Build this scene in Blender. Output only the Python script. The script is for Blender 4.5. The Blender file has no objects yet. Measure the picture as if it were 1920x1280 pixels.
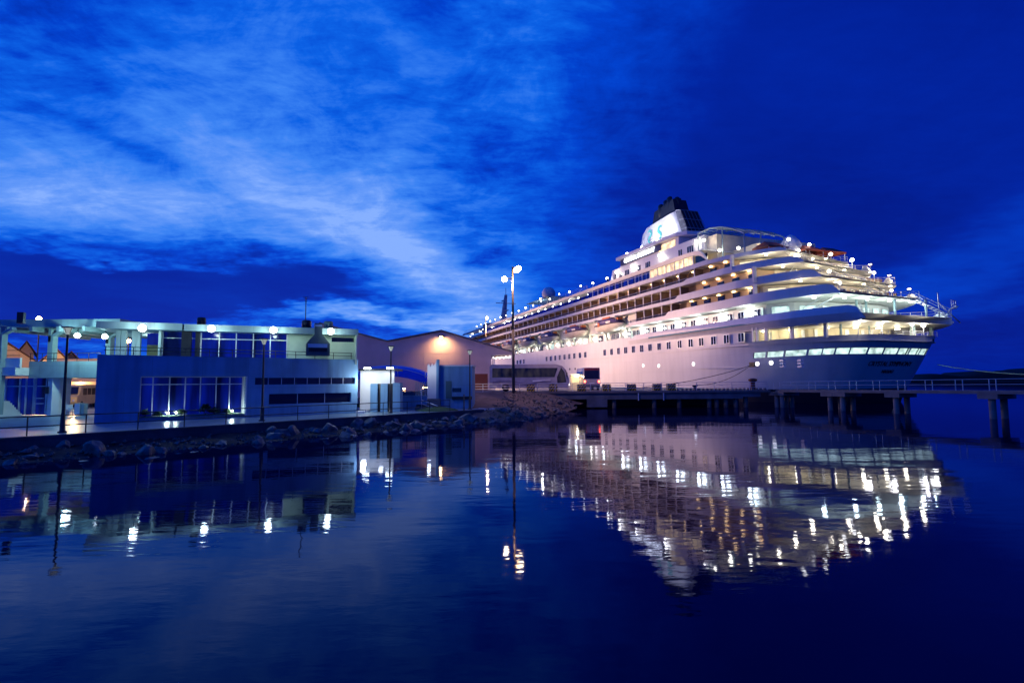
import bpy, bmesh, math, random
from math import sin, cos, tan, atan, atan2, pi, radians, sqrt, hypot
from mathutils import Vector, Matrix
random.seed(7)
sc = bpy.context.scene
C = sc.collection

# ------------------------------------------------------------------ camera
EYE = 3.2                       # eye height over the water
PITCH, ROLL, FPX = atan(76/1000.0), 0.007, 1000.0
Fv = Vector((0, cos(PITCH), sin(PITCH))); D0 = Vector((0, sin(PITCH), -cos(PITCH))); Hx = Vector((1, 0, 0))
Rv = Hx*cos(ROLL) + D0*sin(ROLL); Dv = D0*cos(ROLL) - Hx*sin(ROLL)
cam = bpy.data.cameras.new('camera'); camo = bpy.data.objects.new('camera', cam); C.objects.link(camo)
cam.lens = 18.75; cam.sensor_width = 36; cam.clip_start = 0.1; cam.clip_end = 9000
m = Matrix((Rv, -Dv, -Fv)).transposed().to_4x4(); m.translation = Vector((0, 0, EYE)); camo.matrix_world = m
sc.camera = camo

def ray(x, y): return Fv*FPX + Rv*(x-960) + Dv*(y-640)
def onY(x, y, Y): d = ray(x, y); return Vector((0, 0, EYE)) + d*(Y/d.y)
def onZ(x, y, z): d = ray(x, y); return Vector((0, 0, EYE)) + d*((z-EYE)/d.z)

# ------------------------------------------------------------------ world: blue-hour sky with cloud banks
w = bpy.data.worlds.new('World'); sc.world = w; w.use_nodes = True
nt = w.node_tree; nt.nodes.clear(); N = nt.nodes; L = nt.links
def nd(t, **k):
    n = N.new(t)
    for a, b in k.items(): setattr(n, a, b)
    return n
def mth(op, a, b=None, c=None, clamp=False):
    n = nd('ShaderNodeMath', operation=op, use_clamp=clamp)
    for i, v in enumerate((a, b, c)):
        if v is None: continue
        if isinstance(v, (int, float)): n.inputs[i].default_value = v
        else: L.new(v, n.inputs[i])
    return n.outputs[0]
def vm(op, a, b=None, scale=None):
    n = nd('ShaderNodeVectorMath', operation=op)
    for i, v in enumerate((a, b)):
        if v is None: continue
        if isinstance(v, (tuple, Vector)): n.inputs[i].default_value = v
        else: L.new(v, n.inputs[i])
    if scale is not None: n.inputs['Scale'].default_value = scale
    return n.outputs['Value'] if op in ('DOT_PRODUCT', 'LENGTH') else n.outputs[0]
def noise(vec, scale, detail=6, rough=0.55, dist=0.0):
    n = nd('ShaderNodeTexNoise'); L.new(vec, n.inputs['Vector'])
    n.inputs['Scale'].default_value = scale; n.inputs['Detail'].default_value = detail
    n.inputs['Roughness'].default_value = rough; n.inputs['Distortion'].default_value = dist
    return n
tc = nd('ShaderNodeTexCoord'); dirv = tc.outputs['Generated']
sep = nd('ShaderNodeSeparateXYZ'); L.new(dirv, sep.inputs[0])
zc = mth('ADD', mth('ABSOLUTE', sep.outputs[2]), 0.16)
comb = nd('ShaderNodeCombineXYZ')
L.new(mth('DIVIDE', sep.outputs[0], zc), comb.inputs[0]); L.new(mth('DIVIDE', sep.outputs[1], zc), comb.inputs[1])
plane = comb.outputs[0]                                   # cloud-layer coordinates: clouds foreshorten to the horizon
wn = noise(plane, 0.9, 5, 0.6)
wv = vm('SCALE', vm('SUBTRACT', wn.outputs['Color'], (0.5, 0.5, 0.5)), scale=0.20)
dw = vm('ADD', dirv, wv)
def blob(px, py, ra, rb, ang, amp):
    c = ray(px, py).normalized()
    t1 = (Rv*cos(radians(ang)) + Dv*sin(radians(ang))); t1 = (t1 - c*t1.dot(c)).normalized(); t2 = c.cross(t1)
    d = vm('SUBTRACT', dw, tuple(c))
    a = mth('POWER', mth('ABSOLUTE', mth('MULTIPLY', vm('DOT_PRODUCT', d, tuple(t1)), 1000.0/ra)), 2.0)
    b = mth('POWER', mth('ABSOLUTE', mth('MULTIPLY', vm('DOT_PRODUCT', d, tuple(t2)), 1000.0/rb)), 2.0)
    return mth('MULTIPLY', mth('EXPONENT', mth('MULTIPLY', mth('ADD', a, b), -1.0)), amp)
n1 = noise(plane, 1.1, 9, 0.62, 0.5); n2 = noise(plane, 3.4, 8, 0.68, 0.6); st = vm('MULTIPLY', plane, (1.0, 2.3, 1.0)); n3 = noise(st, 6.5, 8, 0.66, 0.15)
BL = [(600, 375, 330, 80, 20, .26), (110, 385, 330, 80, 4, .44), (560, 240, 340, 110, 10, .16), (430, 110, 320, 100, -12, .10), (860, 545, 190, 62, 25, .34), (740, 430, 150, 60, 25, .16),
      (650, 588, 150, 13, 3, .55), (900, 600, 120, 20, 3, .25), (0, 20, 260, 140, 0, -.06), (240, 275, 210, 16, 27, -.13), (900, 465, 70, 24, 10, -.22),
      (330, 540, 320, 60, 2, -.50), (40, 530, 230, 52, 8, -.34), (560, 505, 110, 36, 8, -.26), (300, 497, 170, 8, 6, .26), (1760, 490, 260, 34, -18, .17), (1800, 560, 200, 20, -12, .10), (1600, 420, 260, 50, 10, -.06), (1500, 60, 300, 100, 10, .05),
      (1100, 560, 200, 60, 0, .06), (1750, 640, 300, 80, 0, -.05), (850, 330, 90, 120, 20, -.10)]
acc = None
for b in BL:
    o = blob(*b); acc = o if acc is None else mth('ADD', acc, o)
# left half of the sky is still a little brighter than the right, over a slanting edge
edge = mth('DIVIDE', mth('ADD', vm('DOT_PRODUCT', dw, tuple((Rv*-1 - Dv*0.35).normalized())), 0.19), 0.30, clamp=True)
es = mth('SMOOTH_MIN', edge, 1.0, 0.2)
base = mth('ADD', mth('MULTIPLY', es, 0.30), 0.27)
amp = mth('ADD', mth('MULTIPLY', es, 0.75), 0.12)
t = mth('ADD', mth('ADD', base, acc), mth('MULTIPLY', mth('SUBTRACT', n1.outputs['Fac'], 0.5), amp))
t = mth('ADD', t, mth('MULTIPLY', mth('SUBTRACT', n2.outputs['Fac'], 0.5), mth('MULTIPLY', amp, 0.8)), clamp=False)
t = mth('ADD', t, mth('MULTIPLY', mth('SUBTRACT', n3.outputs['Fac'], 0.5), mth('MULTIPLY', amp, 0.50)))
up = mth('MULTIPLY', mth('POWER', mth('ABSOLUTE', sep.outputs[2]), 1.5), 0.12)
t = mth('SMOOTH_MAX', mth('SUBTRACT', t, up), mth('ADD', mth('MULTIPLY', es, 0.20), mth('MULTIPLY', n1.outputs['Fac'], 0.20)), 0.06)
t = mth('SUBTRACT', t, mth('MULTIPLY', mth('MAXIMUM', mth('SUBTRACT', t, 0.76), 0.0), 0.26))
ramp = nd('ShaderNodeValToRGB'); L.new(t, ramp.inputs[0])
def s2l(r, g, b): return tuple((c/255/12.92 if c/255 <= .04045 else ((c/255+.055)/1.055)**2.4) for c in (r, g, b)) + (1,)
els = [(0.0, (0, 8, 85)), (0.14, (0, 18, 122)), (0.28, (0, 36, 160)), (0.46, (0, 66, 206)), (0.60, (10, 98, 230)), (0.78, (60, 132, 244)), (0.92, (104, 156, 250)), (1.0, (134, 176, 255))]
while len(ramp.color_ramp.elements) < len(els): ramp.color_ramp.elements.new(0.5)
for e, (p_, c_) in zip(ramp.color_ramp.elements, els): e.position = p_; e.color = s2l(*c_)
sky = nd('ShaderNodeTexSky'); sky.sky_type = 'NISHITA'; sky.sun_disc = False
sky.sun_elevation = radians(-3.0); sky.sun_rotation = radians(-20)
sk = vm('SCALE', sky.outputs[0], scale=0.012)
tot = vm('ADD', ramp.outputs[0], sk)
bg = nd('ShaderNodeBackground'); L.new(tot, bg.inputs[0]); bg.inputs[1].default_value = 1.0
L.new(bg.outputs[0], nd('ShaderNodeOutputWorld').inputs[0])

sc.view_settings.view_transform = 'Standard'; sc.view_settings.look = 'None'
sc.view_settings.exposure = 0.0; sc.view_settings.gamma = 1.0
cy = sc.cycles; cy.use_denoising = True; cy.sample_clamp_indirect = 3.0; cy.sample_clamp_direct = 0.0
cy.max_bounces = 5; cy.diffuse_bounces = 2; cy.glossy_bounces = 3; cy.transparent_max_bounces = 8
cy.caustics_reflective = False; cy.caustics_refractive = False; cy.use_light_tree = True; cy.use_adaptive_sampling = False

# ------------------------------------------------------------------ materials
MATS = {}
def lin(c): return tuple(c[:3]) + (1,)
def mat(name, col, rough=0.6, metal=0.0, var=0.12, scale=1.5, bump=0.0, bscale=20, emit=None, es=0.0, spec=0.5, evar=0.0, escale=1.2, stretch=None, seam=None):
    if name in MATS: return MATS[name]
    m = bpy.data.materials.new(name); m.use_nodes = True; t = m.node_tree; p = t.nodes['Principled BSDF']
    p.inputs['Roughness'].default_value = rough; p.inputs['Metallic'].default_value = metal; p.inputs['Specular IOR Level'].default_value = spec
    co = t.nodes.new('ShaderNodeTexCoord'); src = co.outputs['Object']
    if stretch:
        mp = t.nodes.new('ShaderNodeMapping'); mp.inputs['Scale'].default_value = stretch; t.links.new(src, mp.inputs[0]); src = mp.outputs[0]
    n = t.nodes.new('ShaderNodeTexNoise'); n.inputs['Scale'].default_value = scale; n.inputs['Detail'].default_value = 6; t.links.new(src, n.inputs['Vector'])
    r = t.nodes.new('ShaderNodeValToRGB'); t.links.new(n.outputs['Fac'], r.inputs[0])
    r.color_ramp.elements[0].position = 0.32; r.color_ramp.elements[1].position = 0.68
    r.color_ramp.elements[0].color = lin([max(0, c*(1-var)) for c in col]); r.color_ramp.elements[1].color = lin([min(1, c*(1+var)) for c in col])
    t.links.new(r.outputs[0], p.inputs['Base Color'])
    if seam:   # panel joints and vertical weather streaks
        bw, bh, dark, streak, flat = seam; sx = t.nodes.new('ShaderNodeSeparateXYZ'); cx = t.nodes.new('ShaderNodeCombineXYZ'); t.links.new(co.outputs['Object'], sx.inputs[0])
        t.links.new(sx.outputs[0], cx.inputs[0]); t.links.new(sx.outputs[1 if flat else 2], cx.inputs[1])
        br = t.nodes.new('ShaderNodeTexBrick'); t.links.new(cx.outputs[0], br.inputs['Vector']); br.inputs['Scale'].default_value = 1; br.inputs['Brick Width'].default_value = bw; br.inputs['Row Height'].default_value = bh
        br.inputs['Mortar Size'].default_value = .02; br.inputs['Mortar Smooth'].default_value = .4; br.inputs['Color1'].default_value = (1, 1, 1, 1); br.inputs['Color2'].default_value = (.94, .94, .94, 1); br.inputs['Mortar'].default_value = (1-dark,)*3+(1,)
        mp2 = t.nodes.new('ShaderNodeMapping'); mp2.inputs['Scale'].default_value = (1.3, 1.3, .10); t.links.new(co.outputs['Object'], mp2.inputs[0])
        sn = t.nodes.new('ShaderNodeTexNoise'); sn.inputs['Scale'].default_value = 1.2; sn.inputs['Detail'].default_value = 7; t.links.new(mp2.outputs[0], sn.inputs['Vector'])
        sr = t.nodes.new('ShaderNodeMapRange'); sr.inputs[1].default_value = .42; sr.inputs[2].default_value = .72; sr.inputs[3].default_value = 1; sr.inputs[4].default_value = 1-streak; t.links.new(sn.outputs['Fac'], sr.inputs[0])
        m1 = t.nodes.new('ShaderNodeMix'); m1.data_type = 'RGBA'; m1.blend_type = 'MULTIPLY'; m1.inputs[0].default_value = 1; t.links.new(r.outputs[0], m1.inputs[6]); t.links.new(br.outputs['Color'], m1.inputs[7])
        m2 = t.nodes.new('ShaderNodeMix'); m2.data_type = 'RGBA'; m2.blend_type = 'MULTIPLY'; m2.inputs[0].default_value = 1; t.links.new(m1.outputs[2], m2.inputs[6]); t.links.new(sr.outputs[0], m2.inputs[7]); t.links.new(m2.outputs[2], p.inputs['Base Color'])
    if bump:
        bn = t.nodes.new('ShaderNodeTexNoise'); bn.inputs['Scale'].default_value = bscale; bn.inputs['Detail'].default_value = 4; t.links.new(src, bn.inputs['Vector'])
        b = t.nodes.new('ShaderNodeBump'); b.inputs['Strength'].default_value = bump; b.inputs['Distance'].default_value = 0.05
        t.links.new(bn.outputs['Fac'], b.inputs['Height']); t.links.new(b.outputs[0], p.inputs['Normal'])
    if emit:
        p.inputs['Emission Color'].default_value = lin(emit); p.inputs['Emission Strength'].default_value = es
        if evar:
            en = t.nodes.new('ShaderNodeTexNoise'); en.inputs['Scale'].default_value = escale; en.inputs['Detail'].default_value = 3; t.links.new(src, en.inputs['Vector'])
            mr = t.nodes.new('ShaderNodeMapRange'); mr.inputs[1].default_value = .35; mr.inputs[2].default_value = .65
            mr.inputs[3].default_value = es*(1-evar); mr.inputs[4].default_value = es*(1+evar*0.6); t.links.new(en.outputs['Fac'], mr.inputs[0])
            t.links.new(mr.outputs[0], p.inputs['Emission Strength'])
    MATS[name] = m; return m
def glassy(name, col, alpha=0.75):
    m = bpy.data.materials.new(name); m.use_nodes = True; t = m.node_tree; p = t.nodes['Principled BSDF']
    p.inputs['Base Color'].default_value = lin(col); p.inputs['Roughness'].default_value = 0.05
    n = t.nodes.new('ShaderNodeTexNoise'); n.inputs['Scale'].default_value = 0.8
    mr = t.nodes.new('ShaderNodeMapRange'); mr.inputs[3].default_value = 1-alpha-0.05; mr.inputs[4].default_value = 1-alpha+0.05
    t.links.new(n.outputs['Fac'], mr.inputs[0]); t.links.new(mr.outputs[0], p.inputs['Alpha'])
    MATS[name] = m; return m

WHITE = mat('hull_paint', (.74, .73, .72), .38, var=.05, scale=.35, bump=.02, bscale=3, stretch=(1, 1, .25), seam=(7.5, 2.4, .10, .07, False))
DECKW = mat('deck_paint', (.72, .70, .66), .5, var=.06, scale=.8)
TEAL = mat('teal_stripe', (.01, .16, .22), .4)
CABIN = mat('cabin_wall', (.46, .31, .19), .6, var=.15, scale=.5)
DGLASS = mat('dark_glass', (.012, .014, .03), .06, var=.3, scale=.4, spec=.8)
BGLASS = mat('blue_glass', (.004, .008, .06), .12, var=.4, scale=.3, spec=.35, emit=(.002, .014, .42), es=.34, evar=1.0, escale=1.1, stretch=(1, 1, .12))  # emission paints faint blue vertical glows into the panes
LITWARM = mat('lit_warm_window', (.5, .4, .3), .5, emit=(1, .72, .36), es=1.4, evar=.7, escale=.8)
LITGRN = mat('lit_cool_window', (.4, .45, .42), .5, emit=(.72, 1, .9), es=.95, evar=.55, escale=1.3)
LITCREAM = mat('lit_cream_window', (.5, .5, .4), .5, emit=(1, .88, .55), es=1.2, evar=.35, escale=.6)
CREAM = mat('cream_panel', (.75, .66, .48), .55, var=.12, scale=.8)
PANEL = mat('partition_panel', (.16, .10, .08), .5, var=.35, scale=.6)
TEAK = mat('teak_deck', (.26, .16, .09), .6, scale=3)
BLACK = mat('black_paint', (.012, .012, .016), .5)
STACK = mat('funnel_black', (.01, .012, .02), .5)
RAILM = mat('rail_steel', (.55, .55, .58), .35, metal=.6)
REDAWN = mat('red_awning', (.26, .05, .025), .7)
SAIL = mat('radome_white', (.78, .76, .72), .5)
GLOBEW = mat('lamp_globe_white', (1, 1, 1), .3, emit=(1, .93, .74), es=13)
GLOBEY = mat('lamp_globe_warm', (1, 1, 1), .3, emit=(1, .80, .45), es=10)
GLOBEG = mat('lamp_globe_cool', (1, 1, 1), .3, emit=(.86, 1, .95), es=22)
GLOBES = mat('lamp_globe_sodium', (1, .8, .5), .3, emit=(1, .58, .22), es=60)
LITPORT = mat('lit_porthole', (1, 1, 1), .3, emit=(1, .97, .9), es=2.5)
HULLSHADE = mat('shaded_lower_hull', (.012, .014, .03), .5)
SIGNM = mat('lit_sign_letters', (1, 1, 1), .3, emit=(.92, .96, 1), es=5)
SIGNB = mat('sign_backing', (.05, .05, .12), .5)
CONC = mat('concrete', (.17, .16, .17), .85, var=.2, scale=1.2, bump=.3, bscale=12)
CONCD = mat('dark_concrete', (.10, .10, .11), .9, var=.3, scale=1.0, bump=.4, bscale=8)
PAVE = mat('paving', (.22, .32, .38), .30, var=.25, scale=.9, bump=.12, bscale=6, seam=(1.2, .6, .35, .2, True))
RENDER_ = mat('rendered_wall', (.17, .36, .58), .75, var=.10, scale=.7, bump=.08, bscale=30, seam=(2.9, 2.15, .22, .30, False))
FASC = mat('fascia_paint', (.30, .42, .45), .6, var=.08, seam=(3.2, 4, .2, .2, False))
GREENW = mat('pale_green_wall', (.55, .64, .52), .7, var=.06)
LIGHTW = mat('white_wall', (.80, .80, .80), .7, var=.04)
FRAME = mat('window_frame', (.66, .70, .74), .4, metal=.3)
BLACKM = mat('lamp_post_paint', (.012, .014, .02), .45)
CORR = mat('corrugated_cladding', (.58, .46, .48), .55, var=.1, scale=.4)
SOIL = mat('bare_earth', (.16, .11, .08), .95, var=.3, scale=.8, bump=.6, bscale=5)
ROCK = mat('boulder_stone', (.15, .14, .13), .6, var=.6, scale=2.5, bump=.7, bscale=6)
ROCKL = mat('pale_boulder_stone', (.17, .15, .135), .85, var=.35, scale=2.5, bump=.7, bscale=6)
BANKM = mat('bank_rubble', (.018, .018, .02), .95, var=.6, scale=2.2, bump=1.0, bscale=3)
GRASSM = mat('lawn', (.05, .11, .03), .9, var=.3, scale=6, bump=.6, bscale=40)
LEAF = mat('leaf_green', (.04, .09, .03), .6, var=.4, scale=4)
BARK = mat('palm_bark', (.16, .12, .09), .9, var=.3, scale=8)
RUST = mat('rusty_steel', (.20, .06, .03), .8, var=.4, scale=5)
YEL = mat('hazard_yellow', (.62, .42, .03), .6)
BUSW = mat('bus_paint_silver', (.44, .40, .42), .25, metal=.2)
TYRE = mat('tyre_rubber', (.015, .015, .015), .85)
REDL = mat('tail_lamp', (.5, .02, .01), .3, emit=(1, .10, .05), es=12)
ROOFT = mat('roof_tiles', (.14, .06, .04), .8, var=.2, scale=4)
GABLE = mat('gable_plaster', (.62, .45, .30), .8, var=.08)
BROWN = mat('brown_door', (.20, .05, .03), .7)
BLUET = mat('blue_tarpaulin', (.015, .05, .55), .45, var=.15, emit=(.0, .01, .35), es=.22)  # fabric given a blue glow of its own; it is no lamp
BOATW = mat('lifeboat_white', (.70, .66, .60), .45)
BOATO = mat('lifeboat_orange', (.55, .16, .04), .5)
BOATB = mat('lifeboat_blue', (.10, .07, .14), .4)
DAVIT = mat('davit_paint', (.55, .60, .52), .5)
PLAST = mat('white_plastic', (.78, .80, .84), .4)
FOLD = mat('far_foliage', (.012, .018, .012), .9, var=.4, scale=.05)
PEBB = mat('small_stones', (.11, .10, .09), .9, var=.5, scale=3)
ROPE = mat('mooring_rope', (.10, .09, .08), .9)
ROPEG = mat('green_rope', (.12, .30, .22), .8)
COACHGL = mat('coach_glass', (.012, .012, .02), .1, emit=(1, .78, .50), es=.016, evar=1.0, escale=1.6, stretch=(1, 1, .5))  # warm emission patches imitate the bright blotches on the coach windows
RAILGL = glassy('balcony_glass', (.05, .07, .12), .72)

# ------------------------------------------------------------------ mesh helpers
class G:
    """collects faces, builds ONE mesh object"""
    def __init__(s): s.v = []; s.f = []; s.sm = []
    def add(s, vs, fs, smooth=False):
        o = len(s.v); s.v += [tuple(v) for v in vs]
        for f in fs: s.f.append(tuple(i+o for i in f)); s.sm.append(smooth)
        return s
    def box(s, x0, x1, y0, y1, z0, z1):
        return s.add([(x0,y0,z0),(x1,y0,z0),(x1,y1,z0),(x0,y1,z0),(x0,y0,z1),(x1,y0,z1),(x1,y1,z1),(x0,y1,z1)],
                     [(0,3,2,1),(4,5,6,7),(0,1,5,4),(1,2,6,5),(2,3,7,6),(3,0,4,7)])
    def obox(s, c, dx, dy, dz, rz=0, tilt=None):
        M = Matrix.Rotation(rz, 3, 'Z')
        if tilt: M = M @ Matrix.Rotation(tilt[1], 3, tilt[0])
        vs = [Vector(c) + M @ Vector((a*dx/2, b*dy/2, e*dz/2)) for e in (-1, 1) for a, b in ((-1,-1),(1,-1),(1,1),(-1,1))]
        return s.add(vs, [(0,3,2,1),(4,5,6,7),(0,1,5,4),(1,2,6,5),(2,3,7,6),(3,0,4,7)])
    def prism(s, pts, z0, z1):
        n = len(pts); vs = [(p[0], p[1], z0) for p in pts] + [(p[0], p[1], z1) for p in pts]
        return s.add(vs, [tuple(range(n-1, -1, -1)), tuple(range(n, 2*n))] + [(i, (i+1) % n, (i+1) % n+n, i+n) for i in range(n)])
    def prismy(s, pts, y0, y1):    # pts = (x,z)
        n = len(pts); vs = [(p[0], y0, p[1]) for p in pts] + [(p[0], y1, p[1]) for p in pts]
        return s.add(vs, [tuple(range(n)), tuple(range(2*n-1, n-1, -1))] + [((i+1) % n, i, i+n, (i+1) % n+n) for i in range(n)])
    def tube(s, p, q, r, r2=None, n=8, cap=True):
        p = Vector(p); q = Vector(q); r2 = r if r2 is None else r2; d = (q-p)
        if d.length < 1e-6: return s
        d.normalize(); a = d.orthogonal().normalized(); b = d.cross(a)
        vs = [p + (a*cos(2*pi*i/n)+b*sin(2*pi*i/n))*r for i in range(n)] + [q + (a*cos(2*pi*i/n)+b*sin(2*pi*i/n))*r2 for i in range(n)]
        fs = [(i, (i+1) % n, (i+1) % n+n, i+n) for i in range(n)]
        if cap: fs += [tuple(range(n-1, -1, -1)), tuple(range(n, 2*n))]
        return s.add(vs, fs, n > 6)
    def path(s, pts, r, n=6):
        for a, b in zip(pts, pts[1:]): s.tube(a, b, r, n=n)
        return s
    def lathe(s, prof, c=(0, 0, 0), n=16):   # prof (r,z)
        vs = []
        for r, z in prof: vs += [(c[0]+r*cos(2*pi*i/n), c[1]+r*sin(2*pi*i/n), c[2]+z) for i in range(n)]
        fs = [(k*n+i, k*n+(i+1) % n, (k+1)*n+(i+1) % n, (k+1)*n+i) for k in range(len(prof)-1) for i in range(n)]
        return s.add(vs, fs, True)
    def ball(s, c, r, n=12, sz=1.0):
        return s.lathe([(max(r*sin(pi*k/(n//2+2)), 1e-4), -r*sz*cos(pi*k/(n//2+2))) for k in range(n//2+3)], c, n)
    def holed(s, x0, x1, z0, z1, y0, y1, holes):
        xs = sorted({x0, x1, *[min(max(h[i], x0), x1) for h in holes for i in (0, 1)]}); zs = sorted({z0, z1, *[min(max(h[i], z0), z1) for h in holes for i in (2, 3)]})
        for i in range(len(xs)-1):
            k = 0
            while k < len(zs)-1:
                cx = (xs[i]+xs[i+1])/2
                solid = lambda kk: not any(h[0] < cx < h[1] and h[2] < (zs[kk]+zs[kk+1])/2 < h[3] for h in holes)
                if not solid(k): k += 1; continue
                j = k
                while j+1 < len(zs)-1 and solid(j+1): j += 1
                s.box(xs[i], xs[i+1], y0, y1, zs[k], zs[j+1]); k = j+1
        return s
    def strip(s, rows, smooth=True, closed=False):   # rows of equal length
        n = len(rows[0]); vs = [v for r in rows for v in r]
        fs = [(k*n+i, k*n+(i+1) % n, (k+1)*n+(i+1) % n, (k+1)*n+i) for k in range(len(rows)-1) for i in range(n if closed else n-1)]
        return s.add(vs, fs, smooth)
    def build(s, name, m, parent=None, fix=True, fn=None):
        me = bpy.data.meshes.new(name); vs = [fn(v) for v in s.v] if fn else s.v
        me.from_pydata(vs, [], s.f); me.polygons.foreach_set('use_smooth', s.sm)
        if fix:
            b = bmesh.new(); b.from_mesh(me); bmesh.ops.recalc_face_normals(b, faces=b.faces); b.to_mesh(me); b.free()
        me.materials.append(m); o = bpy.data.objects.new(name, me); C.objects.link(o)
        if parent: o.parent = parent
        if any(s.sm) and not all(s.sm): pass
        return o
def tag(o, label, cat, group=None):
    o['label'] = label; o['category'] = cat
    if group: o['group'] = group
    return o
def thing(name, label, cat, loc=(0, 0, 0), rz=0, group=None):
    o = bpy.data.objects.new(name, None); C.objects.link(o); o.location = loc; o.rotation_euler = (0, 0, rz); o.empty_display_size = .3
    return tag(o, label, cat, group)
def struct(o, kind='structure'): o['kind'] = kind; return o
def dup(root, loc=None, rz=None, label=None, scale=None):
    r = root.copy(); C.objects.link(r)
    if loc is not None: r.location = loc
    if rz is not None: r.rotation_euler = (0, 0, rz)
    if scale: r.scale = scale
    if label: r['label'] = label
    for ch in root.children:
        c = ch.copy(); C.objects.link(c); c.parent = r
        for g in ch.children: d = g.copy(); C.objects.link(d); d.parent = c
    return r
def point(loc, col, watts, r=.15, parent=None, name='lamp_light'):
    l = bpy.data.lights.new(name, 'POINT'); l.color = col; l.energy = watts; l.shadow_soft_size = r
    o = bpy.data.objects.new(name, l); C.objects.link(o); o.location = loc
    if parent: o.parent = parent
    return o
def spot(loc, to, col, watts, ang, r=.3, blend=.5, parent=None, name='lamp_light'):
    l = bpy.data.lights.new(name, 'SPOT'); l.color = col; l.energy = watts; l.shadow_soft_size = r; l.spot_size = radians(ang); l.spot_blend = blend
    o = bpy.data.objects.new(name, l); C.objects.link(o); o.location = loc; o.rotation_euler = (Vector(to)-Vector(loc)).to_track_quat('-Z', 'Y').to_euler()
    if parent: o.parent = parent
    return o
def text_mesh(txt, size, depth, fn, name, m, parent=None, align='CENTER', sx=1.0, bold=0.0):
    cu = bpy.data.curves.new('t', 'FONT'); cu.body = txt; cu.size = size; cu.extrude = depth; cu.align_x = align; cu.align_y = 'CENTER'; cu.offset = bold
    o = bpy.data.objects.new('t', cu); C.objects.link(o)
    bpy.context.view_layer.update()
    me = bpy.data.meshes.new_from_object(o.evaluated_get(bpy.context.evaluated_depsgraph_get()))
    C.objects.unlink(o); bpy.data.objects.remove(o)
    for v in me.vertices: v.co = fn((v.co.x*sx, v.co.y, v.co.z))
    me.materials.clear(); me.materials.append(m); me.name = name
    b = bmesh.new(); b.from_mesh(me); bmesh.ops.recalc_face_normals(b, faces=b.faces); b.to_mesh(me); b.free()
    r = bpy.data.objects.new(name, me); C.objects.link(r)
    if parent: r.parent = parent
    return r

# ------------------------------------------------------------------ water
def water():
    m = bpy.data.materials.new('harbour_water'); m.use_nodes = True; t = m.node_tree; p = t.nodes['Principled BSDF']
    p.inputs['Base Color'].default_value = (.0002, .002, .03, 1); p.inputs['Roughness'].default_value = .5; p.inputs['Specular IOR Level'].default_value = 0
    gs = t.nodes.new('ShaderNodeBsdfGlossy'); gs.inputs['Color'].default_value = (.56, .60, .80, 1); gs.inputs['Roughness'].default_value = .03
    fr = t.nodes.new('ShaderNodeFresnel'); fr.inputs['IOR'].default_value = 1.34; mx = t.nodes.new('ShaderNodeMixShader')
    t.links.new(fr.outputs[0], mx.inputs[0]); t.links.new(p.outputs[0], mx.inputs[1]); t.links.new(gs.outputs[0], mx.inputs[2]); t.links.new(mx.outputs[0], t.nodes['Material Output'].inputs[0])
    g = t.nodes.new('ShaderNodeNewGeometry')
    def nz(sx, sy, sc_, det, w_, rz=0.35):
        mp = t.nodes.new('ShaderNodeMapping'); mp.inputs['Scale'].default_value = (sx, sy, 1); mp.inputs['Rotation'].default_value = (0, 0, rz); t.links.new(g.outputs['Position'], mp.inputs[0])
        n = t.nodes.new('ShaderNodeTexNoise'); n.inputs['Scale'].default_value = sc_; n.inputs['Detail'].default_value = det; n.inputs['Roughness'].default_value = .5; t.links.new(mp.outputs[0], n.inputs['Vector'])
        q = t.nodes.new('ShaderNodeMath'); q.operation = 'MULTIPLY'; q.inputs[1].default_value = w_; t.links.new(n.outputs['Fac'], q.inputs[0]); return q.outputs[0]
    a = nz(.45, 1.2, .50, 3, .014); b = nz(.7, 1.8, 2.4, 3, .0019, -.3)
    s_ = t.nodes.new('ShaderNodeMath'); s_.operation = 'ADD'; t.links.new(a, s_.inputs[0]); t.links.new(b, s_.inputs[1])
    bp = t.nodes.new('ShaderNodeBump'); bp.inputs['Strength'].default_value = 1.0; bp.inputs['Distance'].default_value = 1.0
    t.links.new(s_.outputs[0], bp.inputs['Height']); t.links.new(bp.outputs[0], p.inputs['Normal']); t.links.new(bp.outputs[0], gs.inputs['Normal']); t.links.new(bp.outputs[0], fr.inputs['Normal'])
    o = G().add([(-3500, -400, 0), (3500, -400, 0), (3500, 6000, 0), (-3500, 6000, 0)], [(0, 1, 2, 3)]).build('water', m)
    struct(o)
water()


# ------------------------------------------------------------------ the cruise ship (s = along the hull from stern to bow, w = across from the port side, z = up)
A_ = atan(0.347); nrm = Vector((cos(A_), sin(A_), 0)); uu = Vector((-sin(A_), cos(A_), 0)); DS = 58.0
ship = thing('cruise_ship', 'huge white cruise ship with stepped lit decks moored behind the pier', 'cruise ship', tuple(nrm*DS), atan2(uu.y, uu.x))
SF = lambda v: (v[0], -v[1], v[2])
def sb(g, name, m, parent=None, fn=None): return g.build(name, m, parent or ship, fn=(lambda v: SF(fn(v))) if fn else SF)
def W(s, w_, z): return nrm*(DS+w_) + uu*s + Vector((0, 0, z))
def px(P):
    v = Vector(P) - Vector((0, 0, EYE)); d = v.dot(Fv); return (960+FPX*v.dot(Rv)/d, 640+FPX*v.dot(Dv)/d)
cl = lambda x, a=0., b=1.: min(max(x, a), b)
TOPP = [(50,0),(50,2.5),(50.1,4.5),(50.3,6),(50.7,7.2),(51.4,8.3),(52.3,9.4),(54,10.6),(56,11.7),(59,13.2),(62,14.3),(66,14.9),(70,15),(81,15),(94,15),(120,15),(150,15),(180,15),(205,15),(225,15),(240,14.2),(255,12),(268,8.8),(280,4.4),(288,1.2),(291,0)]
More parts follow.
